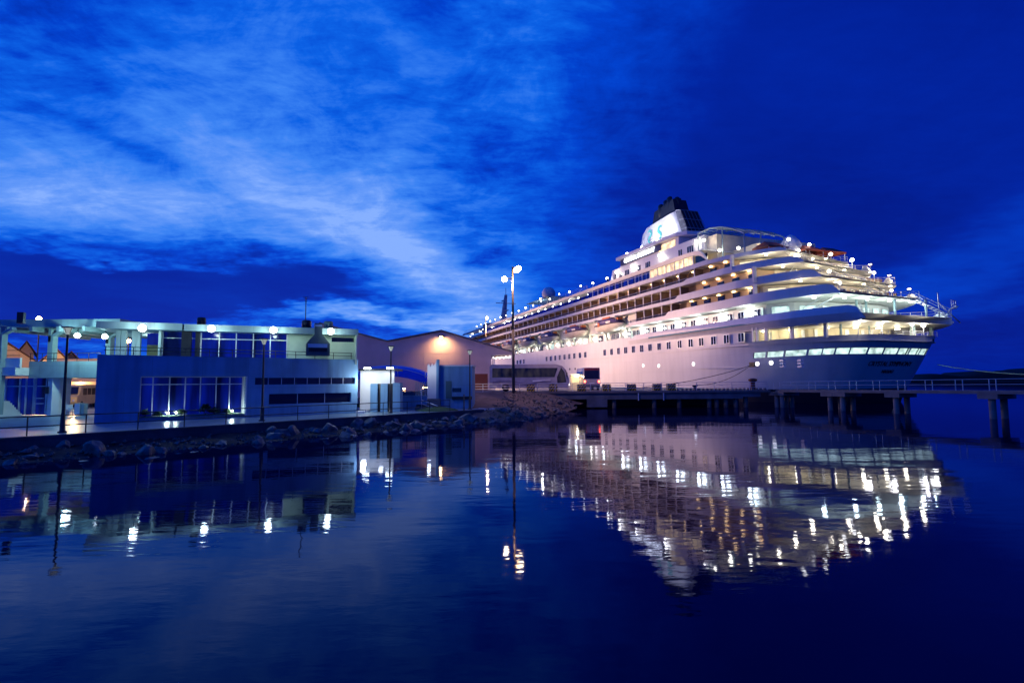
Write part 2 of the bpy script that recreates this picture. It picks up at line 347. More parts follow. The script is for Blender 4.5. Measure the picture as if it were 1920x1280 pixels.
def dens(P, k=5): return [(a[0]+(b[0]-a[0])*i/k, a[1]+(b[1]-a[1])*i/k) for a, b in zip(P, P[1:]) for i in range(k)] + [P[-1]]
def smooth(P):
    Q = [P[0]]
    for i in range(1, len(P)-1): Q.append((P[i][0]*.5+(P[i-1][0]+P[i+1][0])*.25, P[i][1]*.5+(P[i-1][1]+P[i+1][1])*.25))
    return Q+[P[-1]]
PL = dens(TOPP, 4)
for _ in range(3): PL = smooth(PL)
def lvl(s, b, z, zt=8.75):
    k = cl((zt-z)/8, 0, 1.2)
    if s < 75: q = (75-s)/25; s2, b2 = s+4.6*k*q, b*(1-.13*k*q)
    elif s > 215: q = (s-215)/76; s2, b2 = 215+(s-215)*(1-.13*k), b*(1-.4*k*q)
    else: s2, b2 = s, b
    sheer = .35*cl((66-s)/14)*cl(z/8.7) + (3.0*((s-215)/76)**2*cl(z/8.7) if s > 215 else 0)
    return (s2, b2, z+sheer)
def loop(z, pts=PL):
    port = [lvl(s, b, z) for s, b in pts]
    return [(s, 15-b, zz) for s, b, zz in port] + [(s, 15+b, zz) for s, b, zz in reversed(port[1:-1])]
hull = G()
g = G(); g.strip([loop(-1.0), loop(1.85)], closed=True); sb(g, 'shaded_lower_hull', HULLSHADE)  # dark band paints in the shade on the hull below wharf level
for z0, z1 in ((1.85, 3.5), (3.5, 6.35)): hull.strip([loop(z0), loop(z1)], closed=True)
hull.strip([loop(7.15), loop(8.75)], closed=True)
fi = next(i for i, p in enumerate(PL) if p[0] > 62)
FW = PL[fi:]
hull.strip([loop(6.35, FW)[:], loop(7.15, FW)[:]], closed=False)
ex = [(s, 15-b) for s, b in FW] + [(s, 15+b) for s, b in reversed(FW)]
hull.strip([[(s, w_, lvl(s, 0, 8.75)[2]) for s, w_ in ex], [(s, w_, 11.85+(lvl(s, 0, 8.75)[2]-8.75)*1.3) for s, w_ in ex]], closed=False)
# mooring-deck openings round the stern: pillars between panes
fine = dens(PL[:fi+1], 10); arc = [(s, 15-b) for s, b in reversed(fine)] + [(s, 15+b) for s, b in fine[1:]]
def at_x(x):
    best = min(range(len(arc)), key=lambda i: abs(px(W(*(lambda q: (q[0], arc[i][1] if 0 else 15+(1 if arc[i][1] > 15 else -1)*q[1], q[2]))(lvl(arc[i][0], abs(arc[i][1]-15), 6.75))))[0]-x) + (99999 if i > len(arc)*.80 else 0))
    return best
wins = [(1412.6,1435),(1437.5,1469),(1472,1512),(1516,1541),(1543.5,1565),(1567.5,1593),(1595,1626),(1629,1656.5),(1659,1682.5),(1685,1704),(1706.5,1723.5),(1725.5,1737),(1738.5,1749)]
def arcpt(i, z, ins=0):
    s, w_ = arc[i]; b = abs(w_-15); q = lvl(s, b, z); k = (1 if w_ > 15 else -1)
    return (q[0]+ins*cl((62-s)/12), 15+k*(q[1]-ins*.8), q[2])
covered = [False]*(len(arc)-1)
for a, b in wins:
    i, j = sorted((at_x(a), at_x(b)))
    if j <= i: j = i+1
    for k in range(i, j): covered[k] = True
    f = G(); f.strip([[arcpt(k, 6.38, .22) for k in range(i, j+1)], [arcpt(k, 7.12, .22) for k in range(i, j+1)]])
    sb(f, 'lit_window', LITGRN)
pil = G()
for k in range(len(arc)-1):
    if not covered[k]: pil.strip([[arcpt(k, 6.35), arcpt(k+1, 6.35)], [arcpt(k, 7.15), arcpt(k+1, 7.15)]])
for zz, hh in ((6.35, 0), (7.15, 0)): hull.strip([[arcpt(k, zz, 0) for k in range(len(arc))], [arcpt(k, zz, .25) for k in range(len(arc))]])
hull.v += []; o_ = len(hull.v); hull.v += pil.v; hull.f += [tuple(i+o_ for i in f) for f in pil.f]; hull.sm += pil.sm
# weather deck closing the hull
hull.strip([[(s, 15-b+.05, 8.3) for s, b in PL], [(s, 15+b-.05, 8.3) for s, b in PL]], smooth=False)
hull.strip([[(s, 15-b+.05, 11.8) for s, b in FW], [(s, 15+b-.05, 11.8) for s, b in FW]], smooth=False)
sb(hull, 'hull', WHITE)
g = G(); [g.box(63, 230, -.03, .02, 1.85+.0*k, 1.97) for k in range(1)]; sb(g, 'waterline_stripe', TEAL)
# thin rubbing strake + fairleads
g = G(); g.box(62, 250, -.10, 0, 8.35, 8.45); g.box(62, 250, -.06, 0, 5.2, 5.26); sb(g, 'rubbing_strake', WHITE)
# dark hull windows (x in the picture gave their place along the hull)
def s_at(x): return (61393.0/(x-613)-19.03)/.9448
for x, wd in [(1391,1.25),(1363.5,1.2),(1339,1.2),(1316,1.2),(1296,1.2),(1275,1.2),(1254.5,1.2),(1236.5,1.2),(1219.5,1.2),(1203.5,1.2),(1188,1.2),(1173.5,1.2),(1160,1.1),(1147,1.1),(1134,1.1),
              (1097.5,1.3),(1087.5,1.3),(1077,1.3),(1067.5,1.3),(1058.5,1.3),(1049.5,1.3),(1041,1.3),(1032.5,1.3),(1025,1.3),(982,1.5),(975.5,1.5),(970,1.5)]:
    s0 = s_at(x); g = G(); g.box(s0-wd/2, s0+wd/2, -.04, .05, 8.92, 10.18)
    f = sb(g, 'window', DGLASS); h = G()
    for q in (-.5, .5): h.box(s0+q*wd-.04, s0+q*wd+.04, -.07, 0, 8.88, 10.22)
    h.box(s0-wd/2, s0+wd/2, -.07, 0, 8.86, 8.92); h.box(s0-wd/2, s0+wd/2, -.07, 0, 10.18, 10.24); h.box(s0-.03, s0+.03, -.06, -.03, 8.92, 10.18)
    sb(h, 'frame', FRAME, f)
for x, z in [(1068,6.35),(1078,6.35),(1205.5,6.2),(1234.6,6.0),(1299.5,6.0),(1419,5.55),(1445,5.6)]:
    s0 = s_at(x); g = G(); g.tube((s0, -.06, z), (s0, .1, z), .30, n=14); sb(g, 'porthole', LITPORT if x > 1200 else DGLASS)
for x, z, k in [(1458.5,5.9,3),(1491.5,5.8,3)]:
    s0 = s_at(x); g = G()
    for i in range(k): g.box(s0-.3, s0+.3, -.35, .1, z-.4*i-.15, z-.4*i+.1)
    sb(g, 'discharge_fitting', FRAME, fn=lambda v: (v[0], v[1]+(.35 if v[0] > 58.2 else .9), v[2]))
s0 = s_at(1409.5); g = G(); g.box(s0-.45, s0+.45, -.12, .1, 5.1, 5.8); sb(g, 'fairlead', BLACK)
# stern name in dark letters
tn = text_mesh('CRYSTAL SYMPHONY', .75, .02, lambda v: (0, 0, 0), 'x', BLACK); bpy.data.objects.remove(tn)
def stern_txt(txt, size, z, cb):
    def fn(v):
        b = v[0]+cb
        s_ = 50.0 + .0; q = lvl(50+0.0055*abs(b)**2.2, abs(b), z+v[1]); return (q[0]-.06-v[2], -(15+b), q[2])
    return text_mesh(txt, size, .03, fn, 'name_lettering', BLACK, ship, sx=1.0)
stern_txt('CRYSTAL SYMPHONY', .85, 5.1, 0); stern_txt('NASSAU', .6, 4.1, 0)
# bands and balcony rows -------------------------------------------------
def bcurve(s, tip):
    s0 = tip+10; return 0.0 if s >= s0 else 5.9*((s0-s)/10.0)**1.8
def sheer(s, tip): return .40*cl((tip+8-s)/8)
def band(name, tip, zb, zt, zt_aft, s_step, s_end=236, slope=1.6, m=WHITE, th=.16, flare=0.0, knuckle=None):
    """solid white parapet on both sides, stepped up towards the stern and cut off at a slant"""
    tips = tip
    for side in (0, 1):
        tip = tips[side]; slope = .7 if side == 0 else 1.6
        ss = [tip+.0001, tip+.35] + [tip+.6*k for k in range(1, 18)] + [s_step-.01, s_step+1.0] + [s_end]
        ss = sorted(set(x for x in ss if x <= s_step-.5 or x >= s_step-.011))
        g = G(); rows = [[], [], [], []]; mid = []; midi = []
        for s in ss:
            w_ = bcurve(s, tip); dz = sheer(s, tip); top = (zt_aft if s < s_step else zt)
            if s < tip+slope: top = zb+.12+(top-zb-.12)*cl((s-tip)/slope)
            if side and s < tip+6.5: hw_ = {19.65: 2.5, 17.0: 2.3, 14.3: 1.9, 10.55: 2.2, 22.0: 1.5}[zb]; top = zb+.12+(hw_-.12)*cl((s-tip)/3.2) if s < tip+4 else zb+hw_+(top-zb-hw_)*cl((s-tip-4)/2.5)
            T = th
            rows[0].append((s, w_, zb+dz)); rows[1].append((s, w_-flare, top+dz)); rows[2].append((s, w_+T-flare, top+dz)); rows[3].append((s, w_+T, zb+dz))
            if knuckle: mid.append((s, w_-knuckle[1]*cl((s-tip)/2+.3)*cl((94-s)/14+.35), zb+(knuckle[0]-zb)*1.0+dz if top > knuckle[0] else (zb+top)/2+dz))
        if knuckle: rows = [rows[0], mid, rows[1], rows[2], rows[3]]
        mir = (lambda r: r) if side == 0 else (lambda r: [(a, 30-b_, c_) for a, b_, c_ in r])
        rows = [mir(r) for r in rows]
        g.strip(rows + [rows[0]], smooth=False)
        g.add([r[0] for r in rows], [tuple(range(len(rows)))]); g.add([r[-1] for r in rows], [tuple(range(len(rows)))])
        sb(g, name, m)
def deck(name, tips, zb, zt, s_end, bulge=1.8, m=DECKW, wi=0.15):
    def side(tp): return [(x, bcurve(x, tp)+wi) for x in [s_end, tips[1]+14]+[tp+12-.8*k for k in range(15)]+[tp+.3]]
    P_, Q_ = side(tips[0]), side(tips[1]); aft = []
    for k in range(1, 14):
        u_ = k/14; w_ = P_[-1][1]+(30-2*P_[-1][1])*u_; aft.append((tips[0]+.3+(tips[1]-tips[0])*u_+bulge*(1-(abs(2*u_-1))**2.6), w_))
    out = P_+aft+[(a, 30-b_) for a, b_ in reversed(Q_)]
    g = G(); shr = lambda a, w_: sheer(a, tips[0]+(tips[1]-tips[0])*cl((w_-6)/18))
    vs = [(a, b_, zb+shr(a, b_)) for a, b_ in out]+[(a, b_, zt+shr(a, b_)) for a, b_ in out]; n = len(out)
    fs = [(i, (i+1) % n, (i+1) % n+n, i+n) for i in range(n)]
    for i in range(n//2):
        a, b_, c_, d = i, i+1, n-2-i, n-1-i
        if b_ < c_: fs += [(a, b_, c_, d), (a+n, b_+n, c_+n, d+n)]
    g.add(vs, fs); sb(g, name, m)
    return [(a, b_, zt+shr(a, b_)) for a, b_ in [P_[-1]]+aft+[(Q_[-1][0], 30-Q_[-1][1])]]
def rail(pts, h=1.05, every=1, bars=3, name='railing', r=.028, parent=None):
    g = G()
    for k in range(bars): g.path([(p[0], p[1], p[2]+h*(k+1)/bars) for p in pts], r, n=5)
    for p in pts[::every]: g.tube(p, (p[0], p[1], p[2]+h), r*1.2, n=5)
    return sb(g, name, RAILM, parent)
TIERS = [((57.2, 60.7), 19.65, 20.28, 20.62, 75.5), ((54.5, 57.0), 17.0, 17.65, 18.15, 78), ((51.8, 53.6), 14.3, 15.05, 15.65, 81)]
for tip, zb, zt, za, st in TIERS:
    band('deck_parapet', tip, zb, zt, za, st, s_end=236 if zb > 15 else 94.5)
    e = deck('deck_slab', tip, zb+.05, zb+.38, 96 if zb < 17 else 110); rail(e)
    g = G(); g.strip([[(a-.02, b_, c_-.42) for a, b_, c_ in e], [(a-.02, b_, c_+.14) for a, b_, c_ in e], [(a+.1, b_, c_+.14) for a, b_, c_ in e]], smooth=True); sb(g, 'deck_edge', DECKW)
band('deck_parapet', (60.0, 64.6), 22.0, 22.78, 22.62, 70, s_end=236)
e = deck('deck_slab', (60.0, 64.6), 22.05, 22.35, 110); rail(e)
g = G(); g.strip([[(a-.02, b_, c_-.42) for a, b_, c_ in e], [(a-.02, b_, c_+.2) for a, b_, c_ in e], [(a+.1, b_, c_+.2) for a, b_, c_ in e]], smooth=True); sb(g, 'deck_edge', DECKW)
# promenade level: parapet with its knuckle and teal stripe
band('promenade_parapet', (48.5, 49.5), 10.55, 11.85, 12.35, 92, s_end=94.5, slope=1.5, flare=.1, knuckle=(11.35, .45))
e = deck('promenade_deck', (48.5, 49.5), 10.35, 11.3, 96, bulge=4.0); rail(e, h=1.1)
g = G(); g.strip([[(a-.03, b_, c_-.95) for a, b_, c_ in e], [(a-.03, b_, c_+.12) for a, b_, c_ in e], [(a+.1, b_, c_+.12) for a, b_, c_ in e]], smooth=True); sb(g, 'deck_edge', DECKW)
g = G(); S = [52+1.4*k for k in range(26)]
g.strip([[(s, bcurve(s, 49)-.42*cl((s-49)/2+.3)*cl((94-s)/14+.35)-.03, 11.25+sheer(s, 49)) for s in S], [(s, bcurve(s, 49)-.36*cl((s-49)/2+.3)*cl((94-s)/14+.35)-.04, 11.50+sheer(s, 49)) for s in S]]); sb(g, 'teal_stripe', TEAL)
# superstructure core
g = G(); g.box(66, 94.2, 2.2, 27.8, 11.86, 14.2); g.box(94.3, 240, 3.2, 26.8, 11.86, 17.1)
g.box(67, 240, 2.0, 28, 14.42, 17.02); sb(g, 'superstructure', WHITE)
g = G(); g.box(62, 236, 1.9, 28.1, 17.42, 19.62); g.box(66.5, 236, 1.95, 28.05, 20.06, 22.02); g.box(62, 94, 1.93, 28.07, 14.72, 16.98); sb(g, 'cabin_wall', CABIN)
g = G()
for zb, s1 in ((14.3, 94), (17.0, 236), (19.65, 236), (22.0, 236)): g.box(75, s1, .12, 2.2, zb+.02, zb+.22)
sb(g, 'balcony_floor', DECKW)
part = None; rest = G(); cab = 0
def partition(s0, z0, z1):
    global part
    if part is None:
        part = G().box(-.04, .04, .2, 1.9, 0, 1.0).box(-.10, .10, .10, .2, 0, 1.0).build('balcony_partition', PANEL, None, fn=SF); part.parent = ship; o = part
        part.data.materials.append(WHITE)
        for q in part.data.polygons[6:]: q.material_index = 1
    else: o = part.copy(); C.objects.link(o); o.parent = ship
    o.location = (s0, 0, z0); o.scale = (1, 1, z1-z0)
UNIT = {}
def unit(name, m, x0, x1, z0, z1):   # one door = one object (shared mesh)
    if name not in UNIT: o = G().box(0, 1, 1.80, 1.9, 0, 1).build(name, m, ship, fn=SF); UNIT[name] = o
    else: o = UNIT[name].copy(); C.objects.link(o)
    o.location = (x0, 0, z0); o.scale = (x1-x0, 1, z1-z0)
doors = G(); litd = G(); lampd = G(); furn = G()
for row, (z0, z1, pitch, sa, sb_) in enumerate([(15.05, 16.98, 2.9, 80.3, 94), (17.28, 19.62, 2.9, 77.6, 235), (19.92, 21.98, 4.15, 73.7, 235)]):
    s = sa; k = 0
    while s < sb_:
        if s < 176: partition(s, z0-.0, z1)
        else: rest.box(s-.05, s+.05, .2, 1.9, z0, z1)
        d0 = s+.35
        lit_ = (k*7+row*3) % 11 == 4
        if s < 155: unit('lit_balcony_door' if lit_ else 'balcony_door', LITWARM if lit_ else DGLASS, d0, d0+pitch*.52, z0+.1, z0+1.85)
        else: (litd if lit_ else doors).box(d0, d0+pitch*.52, 1.80, 1.9, z0+.1, z0+1.85)
        lampd.box(s+pitch*.5-.28, s+pitch*.5+.28, 1.45, 1.78, z1-.10, z1-.03)
        if k % 2: furn.box(s+pitch*.6, s+pitch*.6+.5, .9, 1.4, z0, z0+.75)
        s += pitch; k += 1
for z0, z1, sa, sb_ in ((15.05, 16.98, 61.5, 80), (17.28, 19.62, 61.5, 77), (19.92, 21.98, 66.5, 73)):
    s = sa
    while s < sb_-2:
        unit('balcony_door', DGLASS, s+.4, s+1.9, z0+.1, z0+1.8); lampd.box(s+1.2, s+1.7, 1.45, 1.75, z1-.10, z1-.03); s += 3.4
struct(sb(doors, 'far_balcony_door', DGLASS), 'stuff'); struct(sb(litd, 'far_lit_balcony_door', LITWARM), 'stuff')
sb(lampd, 'balcony_lamp', mat('balcony_lamp_lens', (1, .8, .5), .4, emit=(1, .62, .28), es=13)); sb(furn, 'balcony_chair', TEAK)
struct(sb(rest, 'balcony_partition', PANEL), 'stuff')
g = G()
for z, sa, s1 in ((15.05, 81, 94), (17.65, 78, 235), (20.28, 75.5, 235)): g.box(sa, s1, .05, .08, z, z+.42)
sb(g, 'balcony_glass', RAILGL)
g = G()
for z, sa, s1 in ((15.05, 81, 94), (17.65, 78, 235), (20.28, 75.5, 235)): g.tube((sa, .06, z+.45), (s1, .06, z+.45), .035, n=5)
sb(g, 'handrail', RAILM)
for s_, z in ((60.9, 14.8), (60.9, 17.4), (65.3, 20.1)):
    g = G(); g.box(s_-.25, s_+.1, .25, .75, z, z+2.3); sb(g, 'corner_post', DECKW)
# promenade wall windows and lamps (s 62..94)
pw = [(1152,0),(1160,0),(1181.5,0),(1190.5,0),(1198.5,0),(1216,0),(1229,0),(1248.5,0),(1263.5,0),(1285,0),(1302.5,0),(1326,0),(1344.5,0),(1372,0),(1393,0),(1424,0)]
for x, _ in pw:
    s0 = (61393.0*(60.2/58)/(x-613)-19.03*(60.2/58))/.9448
    g = G(); g.box(s0-.62, s0+.62, 2.12, 2.25, 12.55, 13.65); f = sb(g, 'window', DGLASS)
    h = G(); h.box(s0-.66, s0-.60, 2.08, 2.2, 12.5, 13.7); h.box(s0+.60, s0+.66, 2.08, 2.2, 12.5, 13.7); h.box(s0-.03, s0+.03, 2.08, 2.2, 12.5, 13.7); h.box(s0-.6, s0+.6, 2.08, 2.2, 13.65, 13.72); h.box(s0-.6, s0+.6, 2.08, 2.2, 12.48, 12.55)
    sb(h, 'frame', FRAME, f)
for x in (1172, 1206, 1239, 1274, 1314, 1358, 1408):
    s0 = (61393.0*(60.2/58)/(x-613)-19.75)/.9448
    g = G(); g.box(s0-.35, s0+.35, 1.95, 2.2, 13.2, 13.5); sb(g, 'wall_lamp', GLOBEG)
    point(SF((s0, 1.0, 13.3)), (.92, 1, .92), 120, .25, ship)
# boat-deck wall forward: lit openings, lamps
for i, s0 in enumerate([97.5, 106, 112, 120, 127, 134, 141, 149, 157, 164, 172, 181, 190, 199]):
    g = G(); g.box(s0-1.0, s0+1.0, 3.08, 3.22, 12.2, 13.9); sb(g, 'lit_doorway' if i % 3 == 0 else 'window', LITGRN if i % 3 == 0 else DGLASS)
    point(SF((s0+3, 1.6, 13.4)), (.90, 1, .86) if i % 2 else (1, .90, .66), 110, .25, ship)
    g = G(); g.ball((s0+3, 2.9, 13.4), .28, 8); sb(g, 'wall_lamp', GLOBEW)
g = G(); g.box(94, 240, 0, .12, 11.85, 12.1); sb(g, 'boat_deck_coaming', WHITE)
rail([(94+2.5*k, .06, 12.1) for k in range(58)], h=.95, r=.03)
# davits: pairs of curved arms
BO = [103.5, 120.5, 137.5, 154.5, 171.5, 188.5]
for c in BO:
    for q in (-4.6, 4.6):
        g = G(); P = [(c+q, 2.9, 12.0), (c+q, 2.4, 13.6), (c+q, 2.2, 15.2), (c+q, 1.4, 16.5), (c+q, .2, 17.1), (c+q, -.6, 16.8)]
        for a, b_ in zip(P, P[1:]): g.obox((Vector(a)+Vector(b_))/2, .38, .38, (Vector(b_)-Vector(a)).length+.15, 0, ('X', -atan2(b_[1]-a[1], b_[2]-a[2])))
        g.tube((c+q, -.4, 16.8), (c+q, -.4, 15.9), .05); g.tube((c+q-.5, 2.6, 12), (c+q, 1.6, 16.0), .09); g.obox((c+q, 1.2, 15.8), .5, .9, .5)
        sb(g, 'davit', DAVIT)
# blue glass row and upper band
g = G(); g.box(74, 235, .45, 1.2, 22.35, 22.8); g.box(110, 236, 1.2, 28, 22.3, 22.5); sb(g, 'lido_floor', DECKW)
g = G()
S = [70.6, 71.2, 72, 73.2, 75, 90, 112, 136, 160, 236]
zt = [22.9, 23.9, 24.6, 24.9, 25.0, 25.0, 25.0, 25.0, 25.0, 25.0]; zb2 = [22.8, 23.2, 23.8, 24.2, 24.35, 24.35, 24.35, 24.4, 24.4, 24.4]
g.strip([[(s, .2, a) for s, a in zip(S, zb2)], [(s, .0, b_) for s, b_ in zip(S, zt)], [(s, .45, b_) for s, b_ in zip(S, zt)], [(s, .45, a) for s, a in zip(S, zb2)], [(s, .2, a) for s, a in zip(S, zb2)]], smooth=False)
g.box(72, 112, .5, 29.5, 24.86, 24.96); g.box(112, 236, .5, 5, 24.86, 24.96); g.box(112, 236, 25, 29.5, 24.86, 24.96)
sb(g, 'sports_deck', WHITE)
g = G(); g.box(76, 112, 6, 24, 22.4, 24.8); g.box(112, 150, 8, 22, 22.4, 24.8); sb(g, 'lido_wall', CREAM)
s = 74.2; k = 0
while s < 112:
    g = G(); g.box(s+.1, s+2.45, .48, .56, 22.84, 24.3); f = sb(g, 'window', LITWARM if (k in (0, 1, 2, 3, 4)) else BGLASS)
    h = G(); h.box(s-.06, s+.06, .38, .52, 22.8, 24.35); h.box(s+.1, s+2.5, .42, .5, 24.0, 24.07)
    if k < 7: h.box(s+1.2, s+1.26, .42, .5, 22.8, 24.3)
    sb(h, 'frame', FRAME, f); s += 2.6; k += 1
g = G(); g.box(70.9, 73.9, .6, .66, 22.9, 24.15); sb(g, 'curved_corner_window', DGLASS)
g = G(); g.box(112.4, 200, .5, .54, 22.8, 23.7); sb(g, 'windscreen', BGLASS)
for k in range(13):
    s0 = 115+5.4*k; g = G(); g.ball((s0, 1.6, 24.2), .2, 8); sb(g, 'ceiling_lamp', GLOBEW)
    if k % 2 == 0: point(SF((s0, 2.0, 23.9)), (1, .97, .85), 60, .3, ship)
# upper house with its window groups, sign and funnel deck
g = G(); g.box(75, 106.5, 3.5, 26.5, 24.97, 28.5); g.add([(106.5, 3.5, 24.97), (112.5, 4.5, 24.97), (110, 5, 27.0), (106.5, 3.5, 28.5), (106.5, 26.5, 24.97), (112.5, 25.5, 24.97), (110, 25, 27.0), (106.5, 26.5, 28.5)], [(0,1,2,3), (7,6,5,4), (3,2,6,7), (2,1,5,6)])
g.box(113, 124, 6, 24, 24.97, 27.2)
g.box(86, 106, 6.4, 23.6, 28.5, 31.3); g.add([(106, 6.4, 28.5), (113.5, 8, 28.5), (106, 6.4, 31.3), (106, 23.6, 28.5), (113.5, 22, 28.5), (106, 23.6, 31.3)], [(0,1,2), (5,4,3), (2,1,4,5)])
sb(g, 'upper_house', WHITE)
g = G()
S = [83.5, 84.2, 86, 90, 108.5]; w0 = [10, 7, 5.8, 5.6, 5.6]
g.strip([[(s, a, 31.32) for s, a in zip(S, w0)], [(s, a, 32.0) for s, a in zip(S, w0)], [(s, 30-a, 32.0) for s, a in zip(S, w0)], [(s, 30-a, 31.32) for s, a in zip(S, w0)], [(s, a, 31.32) for s, a in zip(S, w0)]], smooth=False)
g.add([(83.5, 10, 31.32), (83.5, 10, 32), (83.5, 20, 32), (83.5, 20, 31.32)], [(0,1,2,3)]); sb(g, 'funnel_deck', WHITE)
for s0, kk in ((78, 3), (81.2, 2), (91.5, 3), (95, 2), (99.5, 3), (102.5, 2), (105, 2), (109, 2)):
    g = G()
    for q in range(kk): g.box(s0+q*.62, s0+q*.62+.38, 3.44 if s0 < 106 else 3.9, 4.0, 26.1, 27.4)
    sb(g, 'window', DGLASS)
g = G(); g.box(87, 92.5, 6.3, 6.38, 29.0, 30.9); sb(g, 'lit_louvre', LITWARM)
for s0 in (76.5, 87.5, 97.5, 104.0, 111):
    g = G(); g.obox((s0, 3.1 if s0 < 106 else 4.6, 27.6), .5, .5, .35); sb(g, 'wall_lamp', GLOBEW); point(SF((s0, 2.5 if s0 < 106 else 3.6, 27.3)), (1, .96, .80), 90, .2, ship)
g = G(); g.box(91.5, 107.2, 6.0, 6.36, 29.9, 31.15); sb(g, 'sign_board', SIGNB)
sg = text_mesh('CRYSTAL SYMPHONY', 1.25, .06, lambda v: (99.4-v[0], -(5.9-v[2]), 30.52+v[1]), 'lit_ship_name', SIGNM, ship, sx=.98, bold=.035)
# funnel
FT = lambda v: (v[0]*1.029, 15+(v[1]-15)*.56, 3.2+(v[2]-3.2)*1.029)
g = G()
def fsec(z, s0, s1, wa, wb, r=1.6):
    return [(s0+.1, 15-wb, z), (s0+.1+r, 15-wa-.2, z), ((s0+s1)/2, 15-wa-.35, z), (s1-2.2, 15-wa+.1, z), (s1-.5, 15-wa+1.4, z), (s1, 15, z), (s1-.5, 15+wa-1.4, z), (s1-2.2, 15+wa-.1, z), ((s0+s1)/2, 15+wa+.35, z), (s0+.1+r, 15+wa+.2, z), (s0+.1, 15+wb, z)]
def top_cut(sec, zf, za, sa, sf): return [(a, b_, za+(zf-za)*cl((a-sa)/(sf-sa))) for a, b_, c_ in sec]
F0 = fsec(32.0, 89.6, 107.4, 5.0, 5.0); F1 = fsec(35.0, 90.6, 106.8, 4.8, 4.8); F2 = fsec(37.0, 91.6, 106.2, 4.6, 4.6); F3 = top_cut(fsec(38.3, 92.5, 105.4, 4.3, 4.2), 38.0, 38.8, 92.5, 104)
F2 = top_cut(F2, 37.2, 37.3, 92, 105)
g.strip([F0, F1, F2, F3], smooth=True, closed=True); g.add(F3, [tuple(range(len(F3)))])
g.strip([[(a, b_, 31.1) for a, b_, c_ in F0], F0], smooth=True, closed=True)
fun = sb(g, 'funnel', WHITE, fn=FT)
g = G(); g.add([(92.4, 10.8, 38.9), (92.4, 19.2, 38.9), (89.4, 19.8, 31.1), (89.4, 10.2, 31.1), (91.0, 11.0, 38.6), (91.0, 18.9, 38.6), (87.6, 10.4, 31.1), (87.6, 19.5, 31.1)],
                [(0,1,5,4), (0,4,6,3), (1,2,7,5), (4,5,7,6), (0,3,2,1)]); gr = sb(g, 'louvre_housing', STACK, fun, fn=FT)
g = G()
for k in range(4):   # steel grid over the housing's port face and after face
    f_ = k/3; a0 = Vector((92.4, 10.75, 38.9)).lerp(Vector((89.4, 10.15, 32.05)), f_); a1 = Vector((90.95, 10.95, 38.62)).lerp(Vector((87.55, 10.35, 32.05)), f_); a2 = Vector((90.95, 18.9, 38.62)).lerp(Vector((87.55, 19.5, 32.05)), f_)
    g.tube(a0, a1, .10, n=5); g.tube(a1, a2, .10, n=5)
for k in range(6):
    f_ = k/5; g.tube(Vector((92.4, 10.75, 38.9)).lerp(Vector((90.95, 10.95, 38.62)), f_), Vector((89.4, 10.15, 32.05)).lerp(Vector((87.55, 10.35, 32.05)), f_), .09, n=5)
    g.tube(Vector((90.95, 10.95, 38.62)).lerp(Vector((90.95, 18.9, 38.62)), f_), Vector((87.55, 10.35, 32.05)).lerp(Vector((87.55, 19.5, 32.05)), f_), .09, n=5)
sb(g, 'louvre_grid', mat('louvre_steel', (.20, .20, .26), .5), fun, fn=FT)
g = G(); g.add(*[[(101.6,11.5,37.9),(92.9,11.5,38.2),(92.9,18.5,38.2),(101.6,18.5,37.9),(100.8,11.9,41.2),(94.0,11.9,42.0),(94.0,18.1,42.0),(100.6,18.1,41.2)], [(0,1,5,4),(1,2,6,5),(2,3,7,6),(3,0,4,7),(4,5,6,7)]]); sb(g, 'stack_base', STACK, fun, fn=FT)
for (a, b_, h) in [(100.2,13,41.0),(98.8,12.4,42.1),(98.4,16,42.0),(97.0,12.6,42.5),(95.6,12.5,42.8),(95.4,16.5,42.6),(94.4,14.2,42.4),(97,17.4,42.0),(99.9,15.6,41.4)]:
    g = G(); g.tube((a, b_, 39), (a, b_, h), .78, n=12); g.tube((a, b_, h), (a, b_, h+.18), .5, n=10); sb(g, 'exhaust_stack', STACK, fun, fn=FT)
LOGO = mat('teal_emblem', (.10, .50, .46), .4)
for c, fl in ((101.2, 1), (97.4, -1)):   # pair of S-shaped emblem marks facing each other
    P = [(.75, 1.35), (.2, 1.62), (-.45, 1.35), (-.6, .75), (-.15, .3), (.4, -.1), (.45, -.7), (0, -1.2), (-.5, -1.45), (-.75, -1.15)]
    rr = [.12, .24, .32, .36, .36, .34, .28, .2, .15, .1]; g = G(); zc_ = 35.3; top = []; bot = []
    for i, (x, z) in enumerate(P):
        a = P[max(i-1, 0)]; b_ = P[min(i+1, len(P)-1)]; dx, dz = b_[0]-a[0], b_[1]-a[1]; l = hypot(dx, dz)
        top.append((c+fl*(x-dz/l*rr[i]), zc_+z+dx/l*rr[i])); bot.append((c+fl*(x+dz/l*rr[i]), zc_+z-dx/l*rr[i]))
    fw = lambda s, z: 15-(5.0+.35-.085*(z-32)*1.0)-.16
    g.strip([[(a, fw(a, z), z) for a, z in top], [(a, fw(a, z), z) for a, z in bot]], smooth=False); sb(g, 'emblem', LOGO, fun, fn=FT)
for s0 in (93, 99, 105):
    g = G(); g.obox((s0, 6.6, 32.3), .5, .4, .4); sb(g, 'floodlight', GLOBEW)
    spot(SF((s0, 6.2, 32.2)), SF((s0-1.5, 10.4, 35.6)), (.93, .96, 1), 9000, 120, .3, .8, ship)
